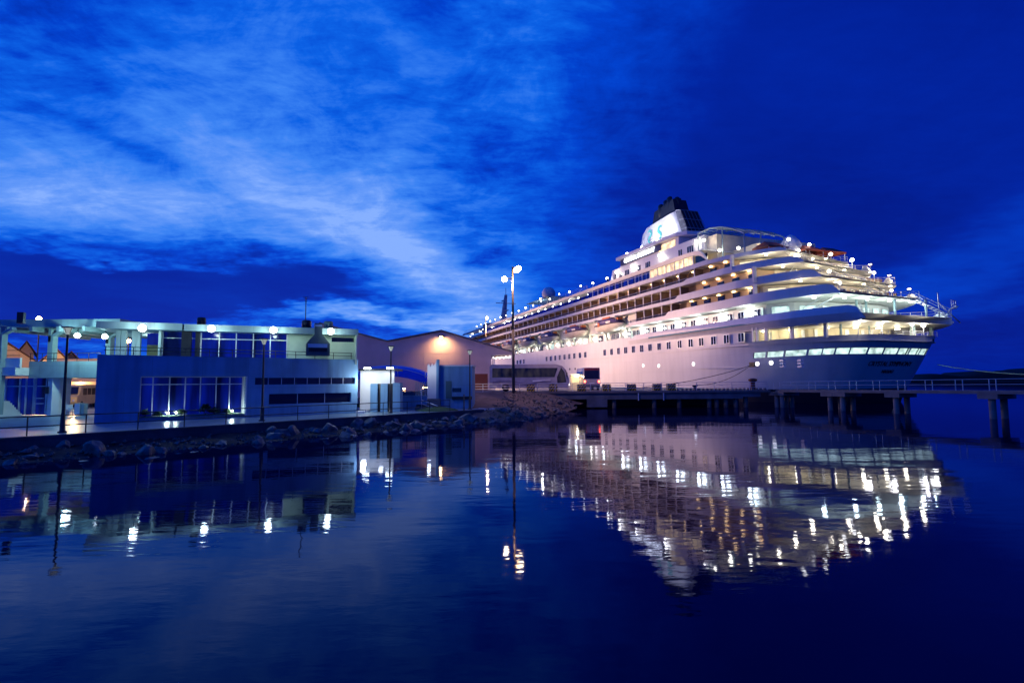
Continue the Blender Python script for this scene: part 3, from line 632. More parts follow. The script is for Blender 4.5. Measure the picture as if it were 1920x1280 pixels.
# radome, masts, pavilion
g = G(); g.lathe([(.55, 0), (.45, 3.0), (.5, 5.9)], (165, 12.5, 25), 10); sb(g, 'radome_pedestal', DECKW)
g = G(); g.ball((165, 12.5, 32.9), 2.3, 22); sb(g, 'radome', SAIL)
point(SF((161, 8.0, 29.0)), (1, .86, .66), 2600, .2, ship)  # light added to brighten the radome; no fixture stands here
g = G(); g.add([(222, 13.6, 25), (225, 13.6, 25), (225, 16.4, 25), (222, 16.4, 25), (217.6, 14.5, 41), (218.6, 14.5, 41), (218.6, 15.5, 41), (217.6, 15.5, 41)], [(0,1,5,4),(1,2,6,5),(2,3,7,6),(3,0,4,7),(4,5,6,7)])
g.box(218.2, 218.4, 10.5, 19.5, 37.2, 37.5); g.box(219.6, 223.4, 14.6, 15.4, 38.8, 39.1); g.tube((218.1, 15, 41), (218.1, 15, 44), .12); g.box(216.5, 220, 14.2, 15.8, 34.0, 34.3)
for h in (27, 29, 31, 33): g.tube((226, 15, h), (221, 15, h), .06)
sb(g, 'signal_mast', CORR)
g = G(); g.box(236, 244, 12, 18, 25, 30.5); sb(g, 'bridge_house', STACK)
g = G(); g.tube((262, 15, 14), (262, 15, 28), .5, .2); g.tube((258, 15, 14), (262, 15, 25), .15); g.tube((266, 15, 14), (262, 15, 25), .15); g.box(261.8, 262.2, 12.5, 17.5, 24, 24.3); sb(g, 'fore_mast', WHITE)
g = G()
for a in (150, 158, 166):
    for b_ in (6, 24): g.tube((a, b_, 25), (a, b_, 29.3), .1)
g.add([(149, 5, 29.3), (167, 5, 29.3), (167, 25, 29.3), (149, 25, 29.3), (158, 15, 31.2)], [(0,1,4), (1,2,4), (2,3,4), (3,0,4)]); sb(g, 'pavilion_frame', mat('pavilion_glass', (.04, .08, .14), .2))
# deck lamps on posts along the top deck
lamp0 = None
def deck_lamp(s, w_, z, h, r=.30, m=GLOBEW, light=0, col=(1, .96, .84)):
    r *= .72+.42*((s*7.31) % 1); h *= .93+.12*((s*3.7) % 1)
    g = G(); g.tube((s, w_, z), (s, w_, z+h), .06, .045, n=6); p = sb(g, 'deck_lamp', RAILM)
    g = G(); g.ball((s, w_, z+h+r*.6), r, 8); sb(g, 'globe', m, p)
    if light: point(SF((s, w_, z+h+r*.6+.02)), col, light, r*1.05, ship)
for k in range(17): deck_lamp(119+6.9*k, 5.0, 24.97, 2.9+(k % 2)*.3, .25)
for k in range(15): deck_lamp(160+5.1*k, 1.0+(k % 3)*.8, 22.5, 1.3+.5*(k % 2), .19)
rail([(113+4*k, .25, 25.0) for k in range(31)], h=1.0, r=.03)
# tender-deck lamp row and lattice canopy aft
g = G()
prof = [(76, 28.9), (73, 29.0), (70, 28.4), (67.5, 27.4), (65.2, 26.1)]
for w_ in (3, 5, 7, 9, 11): g.path([(s, w_, z) for s, z in prof], .12, n=5)
for (s, z), (s2, z2) in zip(prof, prof[1:]):
    for q in (0, .33, .66): g.tube((s+(s2-s)*q, 3, z+(z2-z)*q), (s+(s2-s)*q, 11, z+(z2-z)*q), .11, n=5)
for w_ in (3, 11):
    for s, z in (prof[0], prof[2], prof[4]): g.tube((s, w_, 24.9 if s > 72 else 22.4), (s, w_, z), .12, n=6)
sb(g, 'lattice_canopy', FASC)
g = G(); g.box(72.5, 75, 4, 26, 22.4, 28); g.box(66.8, 72.5, 7, 23, 22.4, 25.2); sb(g, 'aft_deckhouse', CREAM)
for s0, w_, z0 in ((70.5, 2.8, 24.6), (67.8, 4.2, 24.4), (66, 8, 24.3), (66, 13, 24.2), (66, 18, 24.2), (73.5, 2.2, 27.0)):
    g = G(); g.ball((s0, w_, z0), .26, 8); sb(g, 'wall_lamp', GLOBEW); point(SF((s0-.5, w_-.5, z0)), (1, .90, .62), 90, .25, ship)
for k, (a, b_) in enumerate([(5.2, 9.2), (12.6, 16.6), (17.2, 21.2)]):
    g = G(); m_ = (a+b_)/2; g.add([(62.6, a, 23.75), (62.6, b_, 23.75), (66.0, b_, 23.9), (66.0, a, 23.9), (64.3, a+.9, 24.75), (64.3, b_-.9, 24.75), (62.6, a, 23.5), (62.6, b_, 23.5), (66, b_, 23.6), (66, a, 23.6)], [(0, 1, 5, 4), (1, 2, 5), (2, 3, 4, 5), (3, 0, 4), (0, 1, 7, 6), (1, 2, 8, 7), (2, 3, 9, 8), (3, 0, 6, 9)]); sb(g, 'awning', REDAWN)
    g = G()
    for q in (a+.2, b_-.2): g.tube((62.8, q, 22.4), (62.8, q, 23.7), .05, n=6)
    sb(g, 'awning_post', FRAME)
g = G(); g.lathe([(1.6, 0), (1.6, .4), (1.35, 1.1), (.8, 1.8), (.35, 2.15), (.0, 2.3)], (65.2, 12.3, 24.3), 16); g.lathe([(1.55, -1.9), (1.55, 0)], (65.2, 12.3, 24.3), 16); sb(g, 'dome_tent', SAIL)
# aft deckhouses between tiers, with lit windows, doors, ceiling lamps, columns and stairs
def aft_house(tip, z0, z1, setb, col, lc, watts, n=5, wm=LITCREAM):
    s_ = tip+setb; g = G()
    out = [(66.5, 2.2), (s_+3.5, 2.6), (s_+1.2, 5.5), (s_, 9), (s_-.1, 15), (s_, 21), (s_+1.2, 24.5), (s_+3.5, 27.4), (66.5, 27.8)]
    g.strip([[(a, b_, z0) for a, b_ in out], [(a, b_, z1) for a, b_ in out]], smooth=False); hs = sb(g, 'aft_deckhouse', col)
    g = G(); h = G(); f = G()
    for (a, b_), (c_, d) in zip(out, out[1:]):
        l = hypot(c_-a, d-b_); k = max(1, int(l/1.9))
        for i in range(k):
            u0, u1 = (i+.18)/k, (i+.82)/k; nx, ny = -(d-b_)/l, (c_-a)/l
            if (nx*(-1)+ny*0) < 0: nx, ny = -nx, -ny
            if nx > -.05 and b_ < 15: nx, ny = 0, -1
            P = [(a+(c_-a)*u+nx*.05, b_+(d-b_)*u+ny*.05) for u in (u0, u1)]
            hi = z0+(z1-z0)*.82; lo = z0+.15 if i % 2 else z0+.75
            tgt = g if (i+int(a)) % 4 else h
            q_ = G().add([(P[0][0], P[0][1], lo), (P[1][0], P[1][1], lo), (P[1][0], P[1][1], hi), (P[0][0], P[0][1], hi)], [(0, 1, 2, 3)])
            sb(q_, 'lit_window' if tgt is g else 'window', wm if tgt is g else DGLASS, hs)
            f = G(); f.tube((P[0][0], P[0][1], lo), (P[0][0], P[0][1], hi), .05, n=4); f.tube((P[1][0], P[1][1], lo), (P[1][0], P[1][1], hi), .05, n=4); f.tube((P[0][0], P[0][1], hi), (P[1][0], P[1][1], hi), .05, n=4); sb(f, 'window_frame', FRAME, hs)
    for k in range(n):
        w_ = 4.2+(21.6)*k/(n-1); sx = tip+setb*.5+ (1.0 if k in (0, n-1) else 0)
        g = G(); g.lathe([(.2, 0), (.24, .06), (.2, .12)], (sx, w_, z1-.18), 10); sb(g, 'ceiling_lamp', GLOBEY if lc[2] < .8 else GLOBEG, hs)
        point(SF((sx, w_, z1-.55)), lc, watts, .25, ship)
    point(SF((63.5, 1.5, z1-.35)), lc, watts*.10, .2, ship)
aft_house(58.9, 20.1, 22.1, 4.6, CREAM, (1, .86, .56), 190)
aft_house(55.7, 17.45, 19.7, 5.0, CREAM, (1, .86, .56), 190)
aft_house(52.6, 14.75, 17.05, 5.4, CREAM, (1, .86, .56), 190)
aft_house(49.0, 11.35, 14.4, 8.5, DECKW, (.80, 1, .88), 210, n=6, wm=LITGRN)
# lowest open deck: lit wall, framed openings, pillars
g = G(); g.strip([[(66, 2.4, 8.3), (60, 3.6, 8.3), (57, 6.0, 8.3), (55.5, 9, 8.3), (55, 15, 8.3), (55.4, 20, 8.3)], [(66, 2.4, 10.5), (60, 3.6, 10.5), (57, 6.0, 10.5), (55.5, 9, 10.5), (55, 15, 10.5), (55.4, 20, 10.5)]], smooth=False); hs = sb(g, 'aft_mooring_house', CREAM)
for s_, w_ in ((61, 3.3), (58.6, 4.6), (57.4, 5.5), (56.5, 6.9), (55.9, 8.2), (55.3, 11.2), (55.1, 14)): sb(G().obox((s_, w_, 9.6), .06, .7, 1.3), 'door', FRAME, hs)
for s_, w_ in ((61, 2), (58, 3.9), (54.6, 6.6), (53, 10), (52.8, 14), (53, 18)):
    g = G(); g.lathe([(.3, 0), (.34, .1), (.2, .15)], (s_, w_, 10.2), 10); sb(g, 'ceiling_lamp', GLOBEY, hs); point(SF((s_, w_, 9.95)), (1, .90, .60), 110, .25, ship)
for x in (1413, 1420.5, 1435.5, 1469.5, 1507):    # pillars of the framed openings
    s_ = s_at(x); b_ = bcurve(s_, 50.5)+.08
    g = G(); g.obox((s_, b_, 9.75), .42 if x > 1430 else .25, .35, 2.0); sb(g, 'pillar', WHITE)
g = G()
for x0, x1 in ((1421, 1435), (1436, 1469), (1470, 1507)):
    a, b_ = s_at(x1), s_at(x0)
    for z in (10.35,): g.box(a, b_, bcurve((a+b_)/2, 50.5)-.02, bcurve((a+b_)/2, 50.5)+.3, z, z+.3)
sb(g, 'opening_header', WHITE)
for s_, w_, r_ in ((52.5, 6.6, .16), (51.6, 19.0, .32), (52.4, 24.0, .28), (53, 12.5, .12)):
    g = G(); g.tube((s_, w_, 8.3), (s_, w_, 10.6), r_, n=10); sb(g, 'column', FASC)
for s_, w_ in ((55.5, 13.6), (55.3, 15.2), (53.6, 18.6), (52.0, 22.6)):
    g = G(); g.tube((s_, w_, 11.3), (s_, w_, 14.6), .16, n=10); sb(g, 'column', FASC)
for s_, w_ in ((58.5, 18), (58.5, 22.5)):
    g = G(); g.tube((s_, w_, 14.9), (s_, w_, 17.3), .10, n=8); sb(g, 'column', FASC)
for (s1, w1, z1), (s2, w2, z2) in [((52.5, 21, 14.5), (50.5, 25, 12.0)), ((57.5, 17.5, 17.3), (56.2, 20.5, 15.2)), ((60.6, 15, 20.0), (59, 17.5, 18.0)), ((55, 8.5, 14.6), (57, 5.2, 12.4)), ((60.8, 8.0, 19.8), (60.0, 5.5, 17.9))]:
    g = G(); d = Vector((s2-s1, w2-w1, 0)).normalized().cross(Vector((0, 0, 1)))*.45
    for q in (-1, 1): g.tube(Vector((s1, w1, z1))+d*q, Vector((s2, w2, z2))+d*q, .09, n=5); g.tube(Vector((s1, w1, z1+.9))+d*q, Vector((s2, w2, z2+.9))+d*q, .04, n=5)
    for k in range(9): c_ = Vector((s1, w1, z1)).lerp(Vector((s2, w2, z2)), (k+.5)/9); g.tube(c_-d, c_+d, .06, n=4)
    sb(g, 'deck_stair', FRAME)
# slender lamp posts on the after decks
def w_at(x, s_): q = (x-960)/1000; c_, n_ = nrm.x, nrm.y; return s_*(n_+q*c_)/(c_-q*n_)-DS
for x, s_, z_, h_ in ((1489, 62.9, 22.4, 2.4), (1507, 63.4, 22.4, 1.0), (1528, 63.3, 22.4, 2.2), (1568, 63.6, 22.4, 1.0), (1533, 60.2, 20.3, 1.0), (1608, 60.6, 20.3, 1.6), (1500, 59.8, 20.2, 1.2), (1563, 57, 17.7, 1.0), (1648, 57.4, 17.7, 1.5), (1582, 53.7, 15.0, 1.3), (1679, 54.2, 15.0, .9)):
    deck_lamp(s_, w_at(x, s_), z_, h_, .24, GLOBEW, light=40, col=(1, .93, .74))
for x, s_, h_ in ((1612, 50.7, 1.45), (1657, 50.25, 1.5), (1714, 50.1, 1.5), (1735, 50.2, 1.35)):
    w_ = w_at(x, s_); deck_lamp(s_, w_, 9.0, h_, .26, GLOBEW, light=0); point(SF((s_-.7, w_-.3, 10.2)), (1, .93, .78), 130, .25, ship)
point(SF((51.6, 20.0, 12.4)), (1, .95, .85), 130, .2, ship)  # extra light added for the starboard wing, without a lamp of its own
for s_, w_, z_, h_ in () and ((62.5, 12, 22.4, 4.6), (62.8, 15.5, 22.4, 4.4), (64, 19, 22.4, 3.6), (59.9, 9, 20.3, 3.2), (60.6, 19, 20.3, 2.6), (56.6, 8.5, 17.7, 3.0), (57.2, 20.5, 17.7, 2.6), (53.6, 8.2, 15.0, 2.9), (54.4, 21.0, 15.0, 2.7), (50.4, 7.5, 11.4, 2.6), (51, 14.5, 11.4, 3.0), (50.7, 19.5, 11.4, 2.6), (50.5, 7.0, 8.9, 1.7), (50.3, 11.5, 8.9, 1.7), (50.5, 16, 8.9, 1.5), (51, 20, 8.9, 1.4)):
    deck_lamp(s_+.8, w_, z_, h_, .24, GLOBEW, light=34, col=(1, .93, .74))
# mooring gear and equipment along the lowest after rail
for k in range(9):
    w_ = 9+1.6*k; g = G(); g.lathe([(.2, 0), (.16, .45), (.28, .5), (.28, .62)], (50.9, w_, 8.5), 8); g.box(51.3, 51.9, w_+.4, w_+.9, 8.4, 9.1+.15*(k % 3)); sb(g, 'mooring_bitts', BLACK)
rail([(50.35+.02*abs(k-6)**2, 9+k*1.25, 9.05) for k in range(12)], h=.7, r=.03)
g = G(); P = [(51.5, 25.2, 11.5), (50.6, 25.6, 13.2), (49.8, 25.8, 13.4)]; g.path(P, .09); g.tube((51.2, 24, 11.5), (51.2, 24, 15.5), .07); g.tube((51.2, 24, 14.0), (49.5, 25.5, 11.0), .08)
for q in (0, .45, .9): g.tube((49.9, 24.6+q, 13.0), (49.9, 24.6+q, 14.2), .04); g.tube((49.9, 24.6, 13+q*1.3), (49.9, 25.5, 13+q*1.3), .04)
sb(g, 'aft_antenna_frame', RAILM)
for s_, w_, z_ in ((56.3, 12, 17.7), (56.8, 16, 17.7), (53.2, 12, 15), (53.6, 14, 15), (53.8, 17.5, 15), (53.5, 20, 15), (60, 13, 20.3), (60, 16.5, 20.3)):
    g = G(); g.lathe([(.05, 0), (.05, .7), (.5, .72), (.5, .76)], (s_+1.5, w_, z_), 10)
    for q in (-.8, .8): g.obox((s_+1.5, w_+q, z_+.4), .5, .1, .8); g.obox((s_+1.5, w_+q*.8, z_+.42), .5, .4, .06)
    sb(g, 'deck_table', TEAK)

# lifeboats hang from the davits: things of their own
def lifeboat(c, label):
    p = W(c, .6, 13.9); o = thing('lifeboat', label, 'lifeboat', tuple(p), atan2(uu.y, uu.x), 'lifeboats in a row under the davits')
    st = [(-5.9, .05, 1.25), (-5.3, .9, .75), (-4, 1.55, .3), (-1.5, 1.9, .05), (1.5, 1.9, .0), (4, 1.5, .2), (5.4, .75, .7), (6.1, .05, 1.3)]
    g = G(); rows = []
    for x, b, k in st: rows.append([(x, -b, 1.6+abs(x)*.03), (x, -b*.92, .9+k*.4), (x, -b*.5, .25+k), (x, 0, k), (x, b*.5, .25+k), (x, b*.92, .9+k*.4), (x, b, 1.6+abs(x)*.03)])
    g.strip(rows); g.build('boat_hull', BOATW, o)
    g = G(); g.strip([[(x, -b-.02, 1.6+abs(x)*.03), (x, -b-.06, 1.42+abs(x)*.03)] for x, b, k in st]); g.strip([[(x, b+.02, 1.6+abs(x)*.03), (x, b+.06, 1.42+abs(x)*.03)] for x, b, k in st]); g.build('fender_strip', BLACK, o)
    g = G(); rows = []
    for x, b, k in st: t_ = b/1.9; rows.append([(x, -b, 1.6+abs(x)*.03), (x*.97, -b*.95, 1.6+.75*t_), (x*.93, -b*.7, 1.6+1.25*t_), (x*.9, 0, 1.6+1.5*t_), (x*.93, b*.7, 1.6+1.25*t_), (x*.97, b*.95, 1.6+.75*t_), (x, b, 1.6+abs(x)*.03)])
    g.strip(rows); g.build('canopy', BOATB, o)
    g = G()
    for q in (-1, 1): g.box(-3.6, 3.4, q*1.80-.03, q*1.80+.03, 1.78, 2.22)
    g.build('window_band', BOATW, o)
    g = G(); g.box(-1.6, 1.6, -.8, .8, 2.95, 3.35); g.box(-4.8, -4.0, -.5, .5, 2.4, 2.9); g.tube((-1, 0, 3.3), (-1, 0, 4.1), .05); g.build('roof_hatch', BOATO, o)
    for q in (-1, 1):
        g = G(); g.obox((1.3, q*1.93, 1.75), .9, .06, .9); g.build('orange_panel', BOATO, o)
    return o
b0 = None
for c, lb in zip(BO, ['lifeboat with blue stripe nearest the ship stern, above the lit promenade', 'second lifeboat from the ship stern with blue window stripe', 'third lifeboat from the ship stern in orange dock light', 'fourth lifeboat from the ship stern, partly behind the tall light mast', 'fifth lifeboat from the ship stern, just above the warehouse roof slope', 'lifeboat nearest the bow, mostly behind the warehouse roof']):
    if b0 is None: b0 = lifeboat(c, lb)
    else: dup(b0, tuple(W(c, .6, 13.9)), None, lb)
# ------------------------------------------------------------------ land: quay, plaza, bank
PZ = .78
def pl(px_, py_, P0, d, back=0.0):
    """where the sight line meets the upright plane through P0 along d (set back by `back`): (distance along d, height)"""
    nn = Vector((-d.y, d.x, 0)); r = ray(px_, py_); o = Vector((0, 0, EYE)); k = (P0+nn*back-o).dot(nn)/r.dot(nn); P = o+r*k
    return ((P-P0).dot(d), P.z)
E0, E1 = onZ(0, 825, PZ), onZ(888, 770, PZ)
ed = (E1-E0); ed.z = 0; ed.normalize(); en = Vector((-ed.y, ed.x, 0))     # en points inland
EL = E0-ed*14
def ep(t, inland, z): p = E0+ed*t+en*inland; return (p.x, p.y, z)
ELEN = (E1-E0).length
g = G(); g.add([ep(-14, 0, PZ), ep(ELEN+2, 0, PZ), (5, 62, PZ), (5, 66, PZ), (-90, 66, PZ), (-90, 20, PZ)], [(0, 1, 2, 3, 4, 5)])
struct(g.build('pavement', PAVE))
g = G(); g.add([(-140, 64, PZ-.02), (4, 64, PZ-.02), (8, 67, 2.03), (-10, 230, 2.03), (-220, 230, 2.03), (-220, 64, PZ-.02)], [(0, 1, 2, 3, 4, 5)]); struct(g.build('ground', mat('asphalt', (.06, .06, .065), .55, var=.3, scale=.6, bump=.2, bscale=20)))
g = G(); p0 = ep(-14, 0, 0); p1 = ep(ELEN+1.0, 0, 0)
q0 = E0-ed*14; q1 = E1+ed*1.0; ang = atan2(ed.y, ed.x); mid = (q0+q1)/2
g.obox((mid.x-en.x*.12, mid.y-en.y*.12, -.15), (q1-q0).length, .26, 1.9, ang); g.obox((mid.x-en.x*.05, mid.y-en.y*.05, PZ+.05), (q1-q0).length, .46, .10, ang)
tag(g.build('sea_wall', CONCD), 'long dark concrete sea wall with pale kerb along the promenade edge', 'wall')
# rubble bank below the wall
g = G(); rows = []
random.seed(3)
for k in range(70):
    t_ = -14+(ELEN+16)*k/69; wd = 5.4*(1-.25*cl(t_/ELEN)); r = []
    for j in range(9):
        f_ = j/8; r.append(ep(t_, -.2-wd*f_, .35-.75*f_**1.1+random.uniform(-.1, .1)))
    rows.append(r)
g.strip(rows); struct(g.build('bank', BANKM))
# bare earth rise to the right and its rocky point
g = G(); pts = []
PTS = [((884, 771), PZ+.02), ((930, 765), .9), ((975, 757), 1.1), ((1010, 757), 1.0), ((1040, 768), .55), ((1070, 782), .02), ((1040, 800), -.3), ((960, 803), -.3), ((905, 800), -.2)]
ring = [onZ(x, y, z) for (x, y), z in PTS]
back = [onY(886, 746, 58), onY(940, 742, 61), onY(990, 740, 62.5), onY(1030, 745, 63), onY(1065, 765, 63)]
for a in back: pass
def soil(u, v):
    y = 42+v*22; x0 = -4.0-.02*y; xr = 1.5+ (y-42)*.30
    x = x0+(xr-x0)*u+ .4*sin(y*1.3); z = .7+1.33*cl((y-48)/13.5)**1.6-1.5*cl((u-.55)/.45)**1.5+.06*sin(x*5+y*3)
    if y < 46: z -= (46-y)*.25
    return (x, y, z)
random.seed(5); rows = [[soil(i/14, j/24) for i in range(15)] for j in range(25)]
rows = [[(a, b, c+random.uniform(-.05, .05)) for a, b, c in r] for r in rows]
g.strip(rows); struct(g.build('terrain', SOIL))
# boulders ---------------------------------------------------------------
def boulder_mesh(i, m):
    random.seed(40+i); b = bmesh.new(); bmesh.ops.create_icosphere(b, subdivisions=3, radius=.5)
    sx, sy, sz = random.uniform(.8, 1.25), random.uniform(.75, 1.05), random.uniform(.7, 1.0); pn = [Vector([random.gauss(0, 1) for _ in range(3)]).normalized() for _ in range(16)]; dd = [random.uniform(.24, .42) for _ in pn]
    for v in b.verts:
        for q, d_ in zip(pn, dd):
            e_ = v.co.dot(q)-d_
            if e_ > 0: v.co -= q*e_*.92
        n_ = v.co.length; v.co *= 1+.05*sin(v.co.x*23+i)*cos(v.co.y*19); v.co.x *= sx; v.co.y *= sy; v.co.z *= sz
    me = bpy.data.meshes.new('boulder'); b.to_mesh(me); b.free(); me.materials.append(m); return me
BM = [boulder_mesh(i, ROCK) for i in range(6)]; BML = [boulder_mesh(i+6, ROCKL) for i in range(5)]
def boulder(p, s, me, lb, gp):
    o = bpy.data.objects.new('boulder', me); C.objects.link(o); o.location = p; o.scale = (s*random.uniform(.85, 1.2), s, s*random.uniform(.8, 1.1)); o.rotation_euler = (random.uniform(-.4, .4), random.uniform(-.4, .4), random.uniform(0, 6.3))
    tag(o, lb, 'boulder', gp)
random.seed(11)
for k in range(185):
    t_ = -1+(ELEN+1)*(k/185)**.95+random.uniform(-.6, .6); wd = 5.2*(1-.25*cl(t_/ELEN)); f_ = random.random()**.8
    p = ep(t_, -.5-wd*f_, .30-.72*f_+random.uniform(-.05, .12)); boulder(p, random.choice((.35, .45, .6, .8, 1.15))*random.uniform(.85, 1.15)*(1+.2*(t_/ELEN)), random.choice(BM), 'dark grey boulder on the bank below the promenade sea wall', 'boulders on the bank below the sea wall')
for k in range(112):
    v = random.random(); u_ = random.uniform(.40+.35*v, 1.02); P = soil(u_, .02+.80*v); 
    if random.random() < .3: P = soil(random.random(), random.uniform(0, .12))
    boulder((P[0], P[1], P[2]+.05), random.choice((.3, .45, .65, .9)), random.choice(BML), 'pale tan boulder piled on the rocky point beside the pier', 'pale boulders on the rocky point')
g = G(); random.seed(77)   # the small stones between the boulders
for k in range(1500):
    if k < 900: t_ = random.uniform(-3, ELEN); f_ = random.random(); P = ep(t_, -.4-5.1*(1-.25*cl(t_/ELEN))*f_, .33-.74*f_)
    else: P = soil(random.uniform(.35, 1), random.uniform(0, .95))
    r_ = random.uniform(.06, .17); a = [Vector((random.uniform(-1, 1), random.uniform(-1, 1), random.uniform(-.6, .8))).normalized()*r_*random.uniform(.8, 1.3) for _ in range(1)]; c = Vector(P)+Vector((0, 0, .05)); q = random.uniform(0, 3); ux = Vector((cos(q), sin(q), .2))*r_; uy = Vector((-sin(q), cos(q), -.1))*r_*.8; uz = Vector((.1, .1, 1))*r_*.7
    g.add([c+ux, c+uy, c-ux, c-uy, c+uz*1.1, c-uz], [(0,1,4),(1,2,4),(2,3,4),(3,0,4),(1,0,5),(2,1,5),(3,2,5),(0,3,5)])
struct(g.build('gravel', PEBB, fix=False), 'stuff')
# ------------------------------------------------------------------ promenade railing
g = G(); rl = thing('promenade_railing', 'thin dark two-bar metal railing along the promenade edge', 'railing')
posts = []
k = -12.0
while k < ELEN-.5: posts.append(k); k += 2.15
for z in (.98, .52): a = ep(posts[0], .22, PZ+z); b_ = ep(posts[-1], .22, PZ+z); G().tube(a, b_, .028, n=6).build('rail', BLACKM, rl)
for k in posts: G().tube(ep(k, .22, PZ), ep(k, .22, PZ+1.0), .028, n=6).build('post', BLACKM, rl)
# ------------------------------------------------------------------ street lamps on the promenade
def street_lamp(px_, pyb, h, label):
    b = onZ(px_, pyb, PZ); o = thing('street_lamp', label, 'street lamp', (b.x, b.y, PZ), 0, 'promenade street lamps')
    G().lathe([(.20, 0), (.20, .06), (.12, .10), (.10, .9), (.075, 1.0), (.05, h-.42)], n=12).build('pole', BLACKM, o)
    G().lathe([(.05, h-.42), (.09, h-.38), (.20, h-.08)], n=10).build('lamp_shade', mat('lamp_glass', (.5, .55, .5), .3, emit=(.8, .9, .75), es=.35), o)
    g = G(); g.lathe([(.28, h-.08), (.26, h-.02), (.05, h), (.0, h+.02)], n=12)
    for q in range(4): g.tube((.1*cos(q*pi/2), .1*sin(q*pi/2), h-.36), (.21*cos(q*pi/2), .21*sin(q*pi/2), h-.08), .012, n=4)
    g.build('lamp_cap', BLACKM, o)
    return o
def lamp_h(px_, pyb, pyt): b = onZ(px_, pyb, PZ); return onY(px_, pyt, b.y).z-PZ
for x, yb, yt, lb in [(116.5, 811, 612, 'tall black street lamp in front of the gap beside the blue wall'), (491, 789, 634, 'black street lamp before the wide terminal wall with slit windows'),
                      (732, 774, 648, 'black street lamp in front of the white kiosk and blue panels'), (881, 767, 656, 'black street lamp at the bare earth beyond the guardhouse')]:
    street_lamp(x, yb, lamp_h(x, yb, yt), lb)
# ------------------------------------------------------------------ terminal building: lower block
PLf, PRf = onZ(176, 794.5, PZ), onZ(670, 774, PZ); fd = PRf-PLf; FL = fd.length; fd.normalize(); fa = atan2(fd.y, fd.x)
tb = thing('terminal_building', 'wide two-storey cruise terminal with blue-grey front wall and floodlit roof fascia', 'building', tuple(PLf), fa)
def fp(x, y, back=0): a, z = pl(x, y, PLf, fd, back); return a, z-PZ
H1 = fp(400, 668.7)[1]
wa, wz1 = fp(264, 705.3); wb, _ = fp(461, 705.3); _, wz0 = fp(263, 785)
sa, sz1 = fp(478.4, 708); sb2, sz0 = fp(666, 719.4); ta, tz1 = fp(504.7, 738.5); tb2, tz0 = fp(658.4, 753.5)
g = G(); g.holed(0, FL, 0, H1, 0, .35, [(wa, wb, .28, wz1), (sa, sb2, sz0, sz1), (ta, tb2, tz0, tz1)])
g.box(0, .35, .35, 9, 0, H1); g.box(FL-.35, FL, .35, 9, 0, H1); g.box(.35, FL-.35, .35, 9, H1-.75, H1-.5); g.box(0, FL, 9, 9.3, 0, H1)
g.build('front_wall', RENDER_, tb)
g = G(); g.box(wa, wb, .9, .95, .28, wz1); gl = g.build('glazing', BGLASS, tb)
def mull(g, xs, z0, z1, y=.82, w_=.035): 
    for x in xs: g.box(x-w_, x+w_, y, y+.09, z0, z1)
g = G(); mull(g, [fp(x, 740)[0] for x in (287.5, 319.4, 349.4, 378.4, 408.4, 434)]+[wa+.04, wb-.04], .28, wz1); zt_ = fp(300, 720.5)[1]; g.box(wa, wb, .83, .90, zt_-.03, zt_+.03); g.box(wa, wb, .83, .9, .28, .34); g.box(wa, wb, .83, .9, wz1-.06, wz1)
g.build('frame', FRAME, gl)
g = G(); g.box(wa, wb, -.0, .9, .14, .275); g.build('planter', CONC, tb)
for a, b_, z0, z1 in ((sa, sb2, sz0, sz1), (ta, tb2, tz0, tz1)):
    g = G(); g.box(a, b_, .22, .26, z0, z1); f = g.build('slit_window', DGLASS, tb)
    g = G(); n_ = 8 if a == sa else 3; mull(g, [a+(b_-a)*i/n_ for i in range(n_+1)], z0, z1, y=.18, w_=.02); g.build('frame', FRAME, f)
g = G(); g.box(wb+.0, wb+.09, -.07, .9, .1, wz1); g.build('lit_reveal', LIGHTW, tb)
# terrace rail along the top
g = G()
for z in (.32, .55): g.tube((.3, .5, H1+z), (FL-.3, .5, H1+z), .025, n=5)
for k in range(12): g.tube((.4+k*(FL-.8)/11, .5, H1), (.4+k*(FL-.8)/11, .5, H1+.56), .025, n=5)
g.build('terrace_rail', BLACKM, tb)
# upper storey (its front runs at another angle)
RZ1 = onY(672, 617, 43.2).z; RZ0 = RZ1-.48
UA = Vector((onY(672, 617, 43.2).x, 43.2, 0)); k187 = ray(187, 602.5); kk = (RZ1-EYE)/k187.z; UB = Vector((k187.x*kk, k187.y*kk, 0)); k0 = ray(-60, 596); kk = (RZ1-EYE)/k0.z; UC = Vector((k0.x*kk, k0.y*kk, 0))
ud = (UA-UB).normalized(); un = Vector((-ud.y, ud.x, 0)); UL = (UA-UB).length; ua = atan2(ud.y, ud.x)
us = thing('upper_storey_anchor', 'x', 'x'); bpy.data.objects.remove(us)
def lo(o, P, a):   # place a part whose mesh was built in another frame under the terminal
    o.parent = tb; M = (Matrix.Translation(tuple(PLf)) @ Matrix.Rotation(fa, 4, 'Z')).inverted() @ (Matrix.Translation((P[0], P[1], PZ)) @ Matrix.Rotation(a, 4, 'Z')); o.matrix_local = M
    return o
RZ1 -= PZ; RZ0 -= PZ
def up(x, y, back=1.1): a, z = pl(x, y, UB, ud, back); return a, z-PZ
X345 = up(345, 612, 0)[0]
g = G(); g.box(X345-.0, UL, 0, 10, RZ0, RZ1); lo(g.build('roof', FASC), UB, ua)
g = G(); g.box(-.2, X345-.12, 0, 8, RZ0+.02, RZ1+.03); lo(g.build('roof', FASC), UB, ua)
g = G(); g.box(X345-.12, X345, .06, 8, RZ0+.1, RZ1-.05); lo(g.build('roof_joint', BLACKM), UB, ua)
gx0, gx1, gx2 = up(305, 640)[0], up(538, 640)[0], up(667, 640)[0]
g = G(); g.box(gx0, gx1, 1.15, 1.2, H1-.4, RZ0); f = lo(g.build('upper_glazing', BGLASS), UB, ua)
